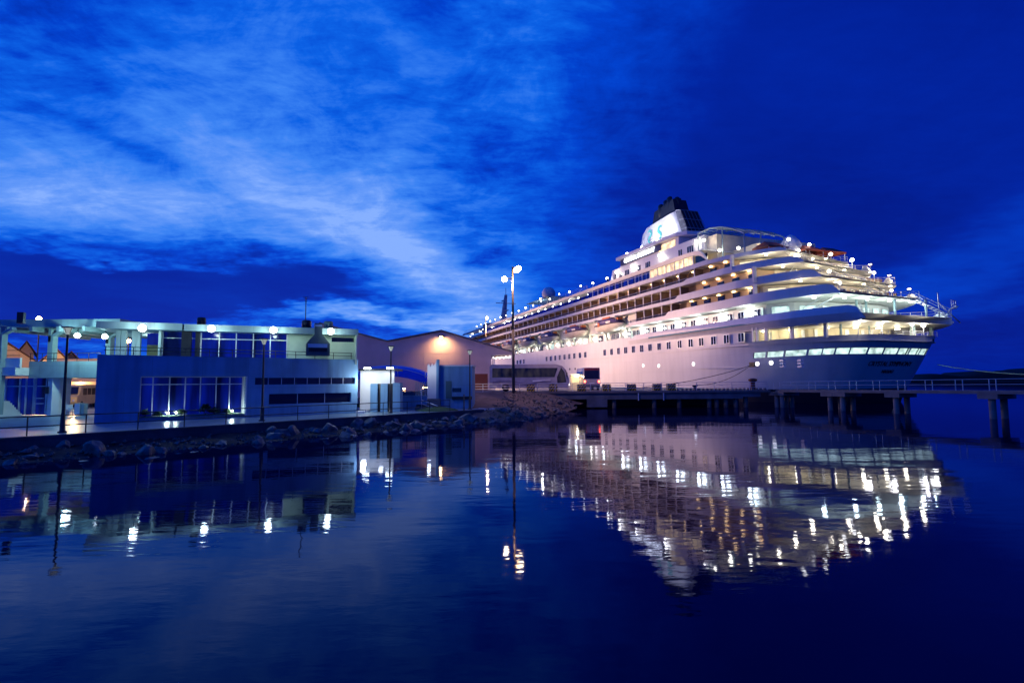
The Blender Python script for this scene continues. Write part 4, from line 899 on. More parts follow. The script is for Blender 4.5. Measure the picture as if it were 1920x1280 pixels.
g = G(); xs = [up(x, 640)[0] for x in (305, 343, 350, 373, 377, 411, 443, 475, 507, 538)]
for i, x in enumerate(xs): g.box(x-.035, x+.035, 1.04, 1.15, H1-.4, RZ0)
zz = up(450, 636.5)[1]; g.box(xs[4], gx1, 1.05, 1.14, zz-.03, zz+.03); g.box(gx0, xs[4], 1.06, 1.13, zz-.01, zz+.03); fr = lo(g.build('frame', FRAME), UB, ua)
mw = fr.matrix_local.copy(); fr.parent = f; fr.matrix_local = f.matrix_local.inverted() @ mw
g = G(); g.box(xs[1]-.02, xs[2]+.35, .6, 1.03, H1-.4, RZ0); g.box(xs[3]-.2, xs[4]-.05, .8, 1.03, H1-.4, RZ0); lo(g.build('pier', BLACKM), UB, ua)
g = G(); sx0, sx1 = up(622, 636)[0], up(664, 636)[0]; sz = up(640, 636)[1]; g.holed(gx1, gx2, H1-.4, RZ0, 1.1, 1.4, [(sx0, sx1, sz-.22, sz+.14)]); g.box(gx2-.1, gx2, 0.1, 1.1, H1-.4, RZ0); lo(g.build('upper_wall', GREENW), UB, ua)
g = G(); g.box(sx0, sx1, 1.25, 1.3, sz-.22, sz+.14); lo(g.build('high_window', DGLASS), UB, ua)
g = G(); a, b_ = up(262, 640)[0], up(304, 640)[0]; zt_ = up(280, 643)[1]; g.box(a, b_, 3.2, 3.4, H1-.4, zt_); lo(g.build('stair_wall', mat('olive_wall', (.30, .30, .16), .8)), UB, ua)
g = G(); g.box(a, b_, 3.2, 3.25, zt_, RZ0); g.box((a+b_)/2-.04, (a+b_)/2+.04, 3.12, 3.2, zt_, RZ0); lo(g.build('upper_glazing', BGLASS), UB, ua)
g = G(); x = up(304, 640)[0]; g.box(x-.14, x+.02, .6, 1.3, H1-.4, RZ0); lo(g.build('column', FASC), UB, ua)
for x in (222, 232, 252, 259):
    a = up(x, 640)[0]; g = G(); g.box(a-.14, a+.14, 1.0, 1.4, H1-.5, RZ0); lo(g.build('column', FASC), UB, ua)
# roof clutter: chimney hood, tanks, antenna mast, vent box
hx = up(594, 640)[0]; g = G(); a, z_a = up(574, 640, -.1); b_, _ = up(618, 640, -.1); zb_ = up(594, 667, -.1)[1]; zs = up(594, 645, -.1)[1]; zn = up(594, 628, -.1)[1]; zt_ = up(594, 607, -.1)[1]; c_ = (a+b_)/2
g.prismy([(a, zb_), (b_, zb_), (b_, zs), (c_+.28, zn), (c_+.28, zt_), (c_-.28, zt_), (c_-.28, zn), (a, zs)], -.75, .3); ch = lo(g.build('chimney_hood', mat('hood_metal', (.10, .13, .14), .5, metal=.3)), UB, ua)
g = G(); g.box(a+.2, b_-.2, -.80, -.76, zb_+.3, zs-.12); q = lo(g.build('hood_opening', BLACK), UB, ua)
g = G(); g.box(a+.12, b_-.2, -.84, -.78, zs-.32, zs-.02); lo(g.build('hood_band', FRAME), UB, ua); lo(G().box(c_-.25, c_+.25, -.8, -.76, zt_-.28, zt_-.1).build('flue_band', FRAME), UB, ua)
def on_roof(x, top): a, z = up(x, top, 1.0); return a, z
for x, tp, r_, m_, y_ in ((575, 600, .36, BLACKM, 1.2), (616, 602, .36, mat('green_tank', (.10, .20, .17), .6), 1.2), (376.5, 594, .30, BLACKM, 1.4)):
    a, z = on_roof(x, tp); g = G(); g.lathe([(.001, RZ1), (r_, RZ1), (r_, z-.08), (r_*.8, z), (.001, z)], (a, y_, 0), 12); lo(g.build('roof_tank', m_), UB, ua)
a, z = on_roof(574, 556); g = G(); g.tube((a, 1.25, RZ1), (a, 1.25, z), .035, n=6)
for i, q in enumerate((.0, .12, .3, .42)): g.tube((a-.22+.05*i, 1.25, z-q), (a+.22-.05*i, 1.25, z-q), .018, n=4)
g.tube((a, 1.0, z-.6), (a, 1.5, z-.6), .02, n=4); lo(g.build('antenna_mast', BLACKM), UB, ua)
g = G(); a, z = up(38, 585, 3); g.box(a-.18, a+.18, 3, 3.4, RZ1, z); lo(g.build('roof_flue', BLACKM), UB, ua)
for x, y, wt in ((268, 615, 520), (397, 616, 330), (513, 618.5, 420), (620, 621, 240)):
    a, z = up(x, y, -.25); g = G(); g.obox((a, -.22, z), .34, .22, .24); g.tube((a, 0, z), (a, -.2, z), .04); f = lo(g.build('floodlight', BLACKM), UB, ua)
    g = G(); g.ball((a, -.44, z-.02), .25, 14); e_ = lo(g.build('lens', GLOBEG), UB, ua); mw = e_.matrix_local.copy(); e_.parent = f; e_.matrix_local = f.matrix_local.inverted() @ mw
    p = UB+ud*a-un*.85; point((p.x, p.y, z+PZ-.15), (.66, 1, .90), wt*.34, .14)
    G().ball(tuple(Vector((p.x, p.y, z+PZ-.02))+un*.42), .17, 10)
# planter lamps and shrubs in front of the big window
for x, y, wt in ((315, 771, 38), (331, 768, 12), (435, 768, 32)):
    a, z = fp(x, y, .6); P = PLf+fd*a+Vector((-fd.y, fd.x, 0))*.55
    o = thing('planter_lamp', {315: 'small bright ground lamp low at the left of the big window', 331: 'small ground lamp beside a bigger one under the big window', 435: 'bright ground lamp at the right end of the big window'}[x], 'ground lamp', (P.x, P.y, PZ+.27))
    G().lathe([(.05, 0), (.04, .16)], n=8).build('stem', BLACKM, o); G().ball((0, 0, .22), .075, 8).build('bulb', GLOBEG, o); point((P.x-un.x*.2, P.y-un.y*.2, PZ+.55), (.75, 1, .92), wt, .06)
def shrub(P, r, h, n, label, gp=None, m=LEAF, stem=True, spiky=False):
    o = thing('shrub', label, 'shrub', P, random.uniform(0, 6), gp); g = G()
    for i in range(n):
        a = random.uniform(0, 6.28); e_ = random.uniform(.1, 1.3); rr = r*random.uniform(.3, 1); c = Vector((cos(a)*rr*cos(e_), sin(a)*rr*cos(e_), h*.3+h*.7*sin(e_)*random.uniform(.5, 1)))
        d = Vector((random.gauss(0, 1), random.gauss(0, 1), random.gauss(0, .6))).normalized()*.09*(1+h); s_ = d.orthogonal().normalized()*.035*(1+h)
        if spiky: d = (c-Vector((0, 0, 0))).normalized()*.3; s_ = d.orthogonal().normalized()*.03
        g.add([c-d, c+s_, c+d, c-s_], [(0, 1, 2, 3)])
    g.build('leaves', m, o, fix=False)
    gs = G()
    for q in range(4): gs.tube((0, 0, 0), (r*.5*cos(q*1.6), r*.5*sin(q*1.6), h*.6), .012, n=4)
    gs.build('stem', BARK, o)
random.seed(21)
lawn = G(); lawn.box(wa+.1, wb-.1, .05, .8, .276, .31); lw = lawn.build('lawn', GRASSM, None); lw.location = PLf; lw.rotation_euler = (0, 0, fa); struct(lw, 'stuff')
for i, (x, h_, r_) in enumerate(((272, .5, .28), (296, .3, .3), (340, .45, .35), (385, .75, .5), (402, .5, .4), (425, .35, .3))):
    a = fp(x, 770, .5)[0]; P = PLf+fd*a+Vector((-fd.y, fd.x, 0))*.45
    shrub((P.x, P.y, PZ+.29), r_, h_, 130, ['pale green shrub at the left corner of the big window planter', 'low shrub left of the first ground lamp', 'shrub between the ground lamps under the big window', 'tallest shrub, in the middle of the big window planter', 'shrub just right of the tallest one in the planter', 'low shrub beside the right-hand ground lamp'][i], 'shrubs in the window planter')
# ------------------------------------------------------------------ left wing with open upper terrace
LY = 43.0
lw_ = thing('open_terrace_wing', 'open two-level terrace wing with turquoise-lit balcony slab and glass doors at far left', 'building', (onY(181, 776, LY).x, LY, PZ))
OX = lw_.location.x
def lx(x, y=720, Y=LY): p = onY(x, y, Y); return p.x-OX, p.z-PZ
g = G(); z0, z1 = lx(120, 708)[1], lx(120, 677)[1]; g.box(lx(52)[0], .3, 0, .3, z0, z1); g.box(lx(52)[0], .3, .3, 7, z0, z0+.25); g.build('balcony_slab', FASC, lw_)
g = G(); z2, z3 = lx(20, 704)[1], lx(20, 672)[1]; g.box(lx(-60)[0], lx(53)[0], -1.2, 6.5, z2, z2+(z3-z2)*.45); g.box(lx(-60)[0], lx(56)[0], -1.0, -.8, z2+(z3-z2)*.45, z3); g.build('landing_slab', LIGHTW, lw_)
g = G(); zr = RZ0
g.box(lx(-70)[0], 1.5, 0, 8, lx(100, 613)[1], lx(100, 598.5)[1]); g.build('canopy_roof', FASC, lw_)
g = G()
for x in (15, 62, 112, 160): g.box(lx(x)[0]-.12, lx(x)[0]+.12, -.5, 8, lx(100, 622)[1], lx(100, 613)[1])
g.build('canopy_beam', FASC, lw_)
for x, Yo, zb_ in ((25, -1.4, 0), (82, .4, z1), (160, 2.2, z1)):
    a = lx(x)[0]; g = G(); g.box(a-.22, a+.18, Yo, Yo+.5, zb_ if zb_ == 0 else z1-.5, lx(100, 628)[1]); g.box(a-.22, a+.0, Yo, Yo+.5, lx(100, 640)[1], lx(100, 613)[1]); g.obox((a+.38, Yo+.25, lx(100, 624)[1]), 1.1, .4, .2, 0, ('Y', -.5)); g.build('column', FASC, lw_)
g = G(); g.box(lx(-60)[0], lx(75)[0], .8, .86, .05, z0); f = g.build('glass_doors', BGLASS, lw_)
g = G()
for x in (-30, -5, 22, 34, 49, 52, 73): g.box(lx(x)[0]-.04, lx(x)[0]+.04, .7, .8, .05, z0)
for y in (724, ): g.box(lx(-60)[0], lx(75)[0], .7, .8, lx(40, y)[1]-.03, lx(40, y)[1]+.03)
for y in (747, 757): g.box(lx(50)[0], lx(70)[0], .62, .7, lx(40, y)[1]-.03, lx(40, y)[1]+.03)
g.build('frame', FRAME, f)
g = G(); a, b_ = lx(73)[0], lx(103)[0]; pts = [(a, .85), (a+.5, .3), (a+1.0, .1), (b_-.3, .1), (b_, .5), (b_, 1.6), (a, 1.6)]; g.prism(pts, 0, z0); g.build('curved_wall', LIGHTW, lw_)
g = G(); g.box(lx(84.5)[0], lx(90.5)[0], .02, .09, lx(88, 738)[1], lx(88, 725)[1]); g.build('notice_panel', BLACK, lw_)
g = G()
for k in range(8): g.box(lx(-60)[0]-4, lx(4+k*4)[0], -2.6+.25*k-.4, .6, 0+.0*k, 1.35-.17*k) if k else None
g.build('stair', LIGHTW, lw_)
g = G()
for z in (.45, .9): g.tube((lx(50)[0], .1, z1+z-.25), (0, .1, z1+z-.25), .025, n=5)
for k in range(7): g.tube((lx(52)[0]*k/6, .1, z1), (lx(52)[0]*k/6, .1, z1+.65), .025, n=5)
for z in (.5, .9): g.tube((lx(-50)[0], -.9, z3+z-.3), (lx(54)[0], -.9, z3+z-.3), .025, n=5)
g.build('terrace_rail', BLACKM, lw_)
for x, y, Y, m_, col, wt in ((145, 628, 42.2, GLOBEG, (.50, 1, .95), 300), (197, 630, 42.0, GLOBEG, (.50, 1, .95), 260), (284, 633, 42.5, GLOBEG, (.70, 1, .92), 45), (240, 638, 60, GLOBES, (1, .6, .25), 160), (73, 597, 62, GLOBES, (1, .62, .3), 500), (0, 631, 60, GLOBES, (1, .6, .3), 200)):
    p = onY(x, y, Y); nm = {145: 'bright cool floodlight under the left canopy nearest the tall street lamp', 197: 'bright cool floodlight under the canopy beside the upper columns', 284: 'small cool lamp under the roof in the stair opening', 240: 'orange lamp seen between the upper columns', 73: 'orange star-like lamp above the left canopy roof', 0: 'pinkish lamp at the far left over the gabled houses'}[x]
    o = thing('canopy_lamp' if Y < 50 else 'yard_lamp', nm, 'lamp', tuple(p))
    g = G(); g.obox((0, .06, .06), .34, .2, .12)
    if Y > 50: g.tube((0, .1, .1), (0, .1, -p.z+1), .07, n=6)
    else: g.tube((0, .05, .1), (0, .05, .5), .03)
    g.build('housing', BLACKM, o); G().ball((0, 0, -.03), .20 if Y < 50 else .26, 12).build('bulb', m_, o)
    point((p.x, p.y-.35, p.z-.2), col, wt, .12)
# things in the gap: chair, cabinet, bus in sodium light
def chair(P, rz, label):
    o = thing('plastic_chair', label, 'chair', P, rz)
    G().obox((0, 0, .42), .46, .44, .04).build('seat', PLAST, o)
    g = G(); g.obox((0, .24, .68), .46, .04, .36, 0, ('X', -.15)); g.obox((0, .26, .86), .5, .05, .08); g.build('backrest', PLAST, o)
    for sx in (-1, 1):
        g = G(); g.obox((sx*.25, 0, .64), .05, .44, .04); g.obox((sx*.25, -.2, .52), .05, .05, .22); g.build('armrest', PLAST, o)
        for sy in (-1, 1): G().tube((sx*.20, sy*.18, .42), (sx*.25, sy*.24, 0), .03, .022, n=6).build('leg', PLAST, o)
p = onZ(133, 779.5, PZ); chair((p.x, p.y, PZ), 1.2, 'white plastic armchair standing behind the street lamp in the gap')
p = onZ(151, 779, PZ); o = thing('locker_cabinet', 'pale blue metal cabinet beside the white plastic chair', 'cabinet', (p.x, p.y, PZ))
G().box(-.32, .15, -.25, .25, .04, 1.0).build('body', FASC, o); G().box(.17, .38, -.2, .2, .0, .94).build('side_unit', FASC, o); G().box(-.29, .12, -.28, -.255, .1, .95).build('door', PLAST, o)
def wheels(o, xs, y, r):
    for x in xs:
        for q in (-1, 1):
            g = G(); g.tube((x, q*y-.12, r), (x, q*y+.12, r), r, n=18); f = g.build('wheel', TYRE, o)
            g = G(); g.tube((x, q*y-.13*1-.0, r), (x, q*y+.13, r), r*.5, n=12); g.build('rim', CONC, f)
def minibus(P, rz, label, col, L_=6.5):
    o = thing('parked_minibus', label, 'minibus', P, rz); h = L_/2
    g = G(); prof = [(-h, .45), (h-.2, .45), (h, .7), (h-.05, 1.25), (h-.55, 1.45), (h-1.0, 2.3), (h-1.3, 2.45), (-h+.1, 2.45), (-h, 2.3)]
    g.prismy(prof, -1, 1); g.build('body', col, o)
    for k in range(4):
        for q in (-1, 1): g = G(); x = -h+.4+k*1.2; g.box(x, x+1.0, q*1.0-.012, q*1.0+.012, 1.4, 2.1); g.build('side_window', DGLASS, o)
    g = G(); g.add([(h-.53, -.85, 1.5), (h-.53, .85, 1.5), (h-.98, .8, 2.25), (h-.98, -.8, 2.25)], [(0, 1, 2, 3)]); g.build('windscreen', DGLASS, o, fn=lambda v: (v[0]+.03, v[1], v[2]))
    for q in (-.7, .7): g = G(); g.tube((h-.05, q, .85), (h+.02, q, .85), .12, n=10); g.build('headlight', FRAME, o)
    wheels(o, (-h+1.2, h-1.2), .92, .38); return o
p = onY(146, 743, 57); minibus((p.x, p.y, PZ), -1.2, 'yellow-lit minibus parked facing the gap between the blue walls', mat('minibus_cream', (.60, .48, .25), .35))
p = onY(112, 743, 60); minibus((p.x, p.y, PZ), -1.35, 'dull violet minibus partly hidden by the street lamp pole', mat('minibus_grey', (.32, .30, .36), .35))
o = thing('parking_shelter', 'sodium-lit flat shelter roof over the parked minibuses', 'shelter', (onY(145, 714, 62).x, 62, PZ))
zt_ = onY(145, 716, 62).z-PZ; G().box(-5.5, 5, -3, 3, zt_-.35, zt_).build('roof', GABLE, o)
for x in (-3.4, .5, 3.5): G().box(x-.1, x+.1, -2.8, -2.6, 0, zt_-.35).build('post', FRAME, o)
point((onY(140, 722, 51).x, 51, 3.6), (1, .62, .25), 380, .15); point((onY(150, 722, 59).x, 58.5, 3.9), (1, .62, .25), 500, .15)  # front light is added to brighten the minibuses; it has no fixture
G().box(-6, 6, 3, 3.3, 0, 5.6).build('back_wall', GABLE, o)
# gabled houses beyond
for i, (xl, xr, ya, yb, Y, lb) in enumerate([(-25, 52, 646, 676, 74, 'largest gabled house with orange-lit gable at the far left'), (85, 122, 655, 677, 74, 'gabled house with orange-lit gable between the terrace columns'), (120, 146, 662, 677, 78, 'smallest gabled house, dim, behind the tall street lamp'), (38, 60, 642, 662, 82, 'small roof dormer house rising behind the largest gable')]):
    a, b_ = onY(xl, yb, Y), onY(xr, yb, Y); zt_ = onY(xl, ya, Y).z; o = thing('gabled_house', lb, 'house', ((a.x+b_.x)/2, Y, PZ), -atan2((a.x+b_.x)/2, Y), 'gabled houses behind the terrace'); hw = (b_.x-a.x)/2; e_ = a.z-PZ; t_ = zt_-PZ
    G().prismy([(-hw, 0), (hw, 0), (hw, e_), (0, t_), (-hw, e_)], 0, 9).build('wall', GABLE, o)
    g = G(); g.add([(-hw-.4, -.5, e_-.3), (0, -.5, t_+.15), (0, 9.4, t_+.15), (-hw-.4, 9.4, e_-.3), (-hw-.4, -.5, e_-.15), (0, -.5, t_+.32), (0, 9.4, t_+.32), (-hw-.4, 9.4, e_-.15)], [(0,1,2,3),(4,5,6,7),(0,1,5,4),(0,3,7,4),(2,3,7,6)]); g.add([(hw+.4, -.5, e_-.3), (0, -.5, t_+.15), (0, 9.4, t_+.15), (hw+.4, 9.4, e_-.3), (hw+.4, -.5, e_-.15), (0, -.5, t_+.32), (0, 9.4, t_+.32), (hw+.4, 9.4, e_-.15)], [(0,1,2,3),(4,5,6,7),(0,1,5,4),(0,3,7,4),(2,3,7,6)]); g.build('roof', ROOFT, o)
point((onY(60, 640, 66).x, 67, 7.5), (1, .60, .28), 2600, .2)
# ------------------------------------------------------------------ kiosk between terminal and guardhouse
KY = 44.8
o = thing('white_kiosk', 'floodlit white kiosk wall with blue-grey shutter panels', 'kiosk', (onY(671, 770, KY).x+.02, KY, PZ)); K0 = o.location.x
def kx(x, y=730): p = onY(x, y, KY); return p.x-K0, p.z-PZ
zt_ = kx(700, 694.5)[1]; zo = kx(700, 719)[1]; x1 = kx(692.5)[0]; x2 = kx(736.5)[0]; x3 = kx(750)[0]
g = G(); g.holed(0, x2, 0, zt_, .5, .75, [(x1, x2+1, 0, zo)]); g.build('wall', LIGHTW, o)
g = G(); g.box(-.1, x2+.1, .3, 3.5, zt_, zt_+.14); g.build('roof', BLACKM, o)
for a, b_ in ((692.5, 706), (712, 725)): g = G(); g.box(kx(a)[0], kx(b_)[0], .30, .45, 0, zo-.02); g.build('shutter_panel', RENDER_, o)
g = G(); g.box(x1, x2, .52, .6, 0, zo); g.build('recess', BLACKM, o)
g = G(); g.box(x2-.02, x3, .1, 1.2, 0, zo+.05); g.build('pillar', RENDER_, o)
g = G(); g.box(.1, x1-.05, -1.2, .4, .0, .16); g.build('step', LIGHTW, o)
for k in range(2): g = G(); g.obox((.7+k*1.9, .1, zt_+.2), .5, .3, .1); g.build('roof_lamp', GLOBEG, o)
P = Vector((K0+.9, KY-1.5, PZ+2.6)); point(tuple(P), (.93, 1, 1), 150, .2)
P = Vector((K0+2.2, KY-1.0, PZ+3.0)); point(tuple(P), (.93, 1, 1), 12, .2)
P = onZ(678, 769, PZ); random.seed(31); shrub((P.x, P.y, PZ), .42, .85, 160, 'small green shrub standing against the floodlit white kiosk wall')
P = onZ(685, 770, PZ); shrub((P.x+.3, P.y, PZ), .5, .22, 120, 'low ground-hugging plant under the kiosk shrub')
# blue tarpaulin canopy
o = thing('blue_canopy', 'bright blue fabric canopy on poles between the kiosk and the guardhouse', 'canopy', (onY(735, 700, 55).x, 55, PZ)); B0 = o.location.x
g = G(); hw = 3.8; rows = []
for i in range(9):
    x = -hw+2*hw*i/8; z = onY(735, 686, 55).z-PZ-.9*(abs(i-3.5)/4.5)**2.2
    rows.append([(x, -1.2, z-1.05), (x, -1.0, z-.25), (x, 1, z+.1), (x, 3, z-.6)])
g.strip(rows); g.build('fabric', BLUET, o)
g = G(); g.path([(-hw+2*hw*i/8, -1.22, rows[i][1][2]+.02) for i in range(9)], .03); g.tube((.9, -1.25, rows[4][0][2]), (.75, -1.1, rows[4][1][2]+.1), .04); g.build('edge_rope', FRAME, o)
for x in (-3.6, 0, 3.6): G().tube((x, -1, 0), (x, -1, 3.5), .05).build('pole', FRAME, o)
o = thing('parked_car', 'dark violet car parked in the shade under the blue canopy', 'car', (onY(760, 730, 56).x, 57, PZ+.0), .2)
g = G(); g.strip([[(-2.2, y_, .5), (-2.25, y_, .9), (-1.6, y_*.97, 1.05), (-.9, y_*.82, 1.5), (.5, y_*.82, 1.52), (1.3, y_*.95, 1.05), (2.1, y_, .9), (2.2, y_, .5)] for y_ in (-.85, -.3, .3, .85)]); g.add([(-2.2, -.85, .5), (-2.25, -.85, .9), (-1.6, -.82, 1.05), (-.9, -.7, 1.5), (.5, -.7, 1.52), (1.3, -.81, 1.05), (2.1, -.85, .9), (2.2, -.85, .5)], [tuple(range(8))]); g.build('body', mat('car_paint_violet', (.10, .08, .16), .25), o)
g = G(); g.add([(-1.35, -.82, 1.08), (-.85, -.76, 1.42), (.45, -.76, 1.43), (1.1, -.83, 1.08)], [(0, 1, 2, 3)]); g.build('side_window', DGLASS, o); wheels(o, (-1.4, 1.4), .8, .32)
for x, y in ((755, 728.5), (797, 726.5)):
    p = onY(x, y, 60); o = thing('bulkhead_lamp', 'small warm lamp glowing low behind the blue canopy' if x < 780 else 'small warm lamp glowing beside the broken white wall', 'lamp', tuple(p)); G().obox((0, 0, 0), .55, .12, .12).build('lens', GLOBES, o); G().tube((0, .1, 0), (0, .1, -p.z+1), .05).build('post', BLACKM, o); point((p.x, p.y-.4, p.z), (1, .5, .3), 45, .1)
# guardhouse, broken white wall, steps, fence
GY = 50.0
o = thing('guardhouse', 'blue-grey flat-roofed guardhouse with one dark window', 'guardhouse', (onY(822, 765, GY).x, GY, PZ)); G0 = o.location.x
def gx(x, y=730, Y=GY): p = onY(x, y, Y); return p.x-G0, p.z-PZ
zt_ = gx(850, 687)[1]; wx0, wz0_ = gx(848, 735); wx1, wz1_ = gx(865, 727)
g = G(); g.holed(0, gx(885)[0], 0, zt_, 0, .25, [(wx0, wx1, wz0_, wz1_)]); g.box(0, .25, .25, 4, 0, zt_); g.box(gx(885)[0]-.25, gx(885)[0], .25, 4, 0, zt_); g.build('wall', RENDER_, o)
g = G(); g.box(-.1, gx(885)[0]+.1, -.12, 4.1, zt_, zt_+.14); g.build('roof', LIGHTW, o)
g = G(); g.box(wx0, wx1, .15, .2, wz0_, wz1_); g.build('window', DGLASS, o)
dx0 = gx(836)[0]; g = G(); g.box(dx0, gx(847)[0], -.03, .0, .9, gx(840, 714)[1]); g.build('door', mat('door_teal', (.06, .14, .16), .6), o)
g = G(); g.box(wx0, gx(885)[0], -.25, -.02, gx(860, 746)[1]-.12, gx(860, 743)[1]); g.build('ledge', BLACKM, o)
o = thing('broken_white_wall', 'tall narrow white wall with a ragged broken top edge', 'wall', (onY(801, 760, 49.2).x, 49.2, PZ)); G0 = o.location.x
w1 = onY(818, 700, 49.2).x-G0; zt_ = onY(810, 682, 49.2).z-PZ
g = G(); random.seed(9); pts = [(0, 0), (w1, 0), (w1, zt_+.35)]
for k in range(7): pts.append((w1-(k+1)*w1/8, zt_+random.uniform(-.18, .22)-.03*k))
pts.append((0, zt_-.15)); g.prismy(pts, 0, .3); g.build('wall', LIGHTW, o)
g = G(); g.box(w1, w1+.22, 0, .6, 0, zt_+.4); g.build('end_pier', RENDER_, o)
point((G0+.4, 47.9, PZ+3.6), (.85, .93, 1), 38, .15)
o = thing('steps', 'concrete steps with metal handrail climbing beside the broken white wall', 'steps', (onY(803, 765, 47.5).x, 47.5, PZ)); 
g = G()
for k in range(6): g.box(-1.2+.02*k, .9, .25*k, 1.6, .16*k, .16*(k+1))
g.build('tread', CONC, o); g = G(); g.tube((-.6, 0, .9), (1.2, -2, .4), .03); g.tube((-.6, 0, .55), (1.2, -2, .1), .03); g.tube((-.6, 0, .9), (-.6, 0, 0), .03); g.tube((-.9, 1.4, 1.9), (-.6, 0, .9), .03); g.build('handrail', FRAME, o)
o = thing('ramp_wall', 'low blue-grey wall block between the kiosk pillar and the steps', 'wall', (onY(752, 760, 48).x, 48, PZ)); G().box(0, 2.3, 0, .3, 0, onY(760, 743, 48).z-PZ).build('wall', RENDER_, o); G().box(-.05, 2.35, -.04, .34, onY(760, 743, 48).z-PZ, onY(760, 743, 48).z-PZ+.08).build('coping', FASC, o)
o = thing('slat_fence', 'short pale vertical-slat fence panel beside the steps', 'fence', (onY(779, 740, 51).x, 51, PZ))
for k in range(7): G().box(.2*k, .2*k+.09, 0, .05, .9, 2.5).build('slat', FASC, o)
G().box(0, 1.3, .05, .1, 1.0, 1.08).build('rail', FASC, o); G().box(0, .08, .05, .12, 0, 2.5).build('post', FASC, o)
g = G(); P = onZ(830, 770, PZ); g.lathe([(1.9, 0), (1.6, .12), (.8, .28), (0, .34)], (P.x-.6, P.y+.8, PZ), 18); tag(g.build('grass_mound', GRASSM), 'small dark green grass mound at the foot of the steps', 'grass mound')
# palms
def palm(P, h, r, n, label, seed, lean=.1):
    random.seed(seed); o = thing('palm_tree', label, 'palm tree', P, 0, 'small palms by the guardhouse')
    g = G(); P_ = [(lean*h*(k/8)**2, 0, h*k/8) for k in range(9)]
    for i, (a, b_) in enumerate(zip(P_, P_[1:])): g.tube(a, b_, .11-.005*i, .10-.005*i, n=8)
    g.build('trunk', BARK, o); top = Vector(P_[-1]); g = G()
    for k in range(n):
        a = 6.283*k/n+random.uniform(-.2, .2); e_ = random.uniform(-.1, 1.0); L_ = r*random.uniform(.8, 1.15); prev = top; N_ = 12; d = Vector((cos(a)*cos(e_), sin(a)*cos(e_), sin(e_)))
        for i in range(N_):
            nx = prev+d*L_/N_; side = d.cross(Vector((0, 0, 1))).normalized(); wl = L_*.30*sin(pi*(i+.8)/(N_+1)); dn = Vector((0, 0, -wl*.55))
            for q in (-1, 1):
                for hh in (0, .5):
                    b0_ = prev.lerp(nx, hh); tip = b0_+side*q*wl+dn+d*wl*.5; g.add([b0_, b0_+d*.05, tip], [(0, 1, 2)])
            g.tube(prev, nx, .015, n=3, cap=False); prev = nx; d = (d+Vector((0, 0, -.16))).normalized()
    g.build('fronds', LEAF, o, fix=False); return o
for x, yb, yt, r_, n_, lb, sd in ((810, 762, 716, 1.5, 17, 'dark palm in front of the broken white wall', 1), (857, 760, 702, 1.5, 9, 'palm with few drooping fronds against the guardhouse', 2)):
    p = onZ(x, yb, PZ); palm((p.x, p.y, PZ), onY(x, yt, p.y).z-PZ, r_, n_, lb, sd)
p = onZ(870, 771, PZ); o = thing('bollard_post', 'thin dark waymark post at the promenade end', 'post', (p.x, p.y, PZ)); G().lathe([(.14, 0), (.14, .1), (.06, .14), (.05, 1.4), (.0, 1.45)], n=8).build('post', BLACKM, o)
# ------------------------------------------------------------------ warehouse
WY = 80.0
o = thing('warehouse', 'large violet-grey corrugated warehouse with twin low gables and floodlight', 'warehouse', (onY(828, 720, WY).x, WY, 2.03)); W0 = o.location.x
def wx(x, y): p = onY(x, y, WY); return (p.x-W0, p.z-2.03)
out = [wx(600, 735)[:1]+(-1.3,), (wx(921, 735)[0], -.02), wx(921, 665.5), wx(962, 665), wx(962, 660.5), wx(828, 621.5), wx(727, 641), wx(671, 626), wx(600, 607)]
g = G(); bk = 62.0; sh = -bk*.347
n_ = len(out); vs = [(x, 0, z) for x, z in out]+[(x+sh, bk, z) for x, z in out]
g.add(vs, [tuple(range(n_))]+[((i+1) % n_, i, i+n_, (i+1) % n_+n_) for i in range(n_)]); g.build('wall', CORR, o)
g = G(); R = [wx(600, 606), wx(671, 625), wx(727, 640), wx(828, 620.3), wx(964, 660)]
for (a, za), (b_, zb_) in zip(R, R[1:]): g.add([(a, -.35, za), (b_, -.35, zb_), (b_+sh, bk+.3, zb_), (a+sh, bk+.3, za), (a, -.35, za+.16), (b_, -.35, zb_+.16), (b_+sh, bk+.3, zb_+.16), (a+sh, bk+.3, za+.16)], [(0,1,2,3),(4,5,6,7),(0,1,5,4),(1,2,6,5),(3,0,4,7)])
g.build('roof', mat('roof_sheet', (.22, .21, .24), .5, metal=.3), o)
g = G(); a, z = wx(745, 662.5); b_, _ = wx(865, 663.5); g.box(a, b_, -.06, 0, z-.05, z+.05); 
for x in (795, 700, 868): q, _ = wx(x, 662); g.box(q-.04, q+.04, -.05, 0, -.0, z)
for k in range(60): q = wx(672, 700)[0]+k*.34; g.box(q, q+.05, -.02, 0, 0, wx(700, 645)[1] if k < 14 else wx(700, 650)[1])
g.build('cladding_trim', CORR, o)
g = G(); a, z0_ = wx(886, 722); b_, z1_ = wx(914.5, 700.5); g.box(a, b_, -.08, .0, 0, z1_); g.build('door', BROWN, o)
g = G()
for x in (923.5, 926.5): q, _ = wx(x, 690); g.box(q-.08, q+.08, .2, .4, 0, wx(921, 665.5)[1])
g.build('canopy_post', LIGHTW, o)
for k in range(9):
    q, z = wx(925+k*3.9, 670+ (k % 2)*1.2-k*.2); g = G(); g.ball((q, .6, z), .085, 8); g.build('canopy_bulb', GLOBEW, o)
a, z = wx(828, 631); g = G(); g.obox((a, -.5, z), .7, .5, .3); g.tube((a, 0, z+.1), (a, -.4, z+.1), .06); f = g.build('floodlight', BLACKM, o); G().ball((a, -.62, z-.18), .24, 10).build('lens', GLOBES, o)
spot((W0+a, WY-1.6, z+2.03-.1), (W0+a, WY+.6, z-3.5), (1, .55, .22), 1300, 150, .25, .9)
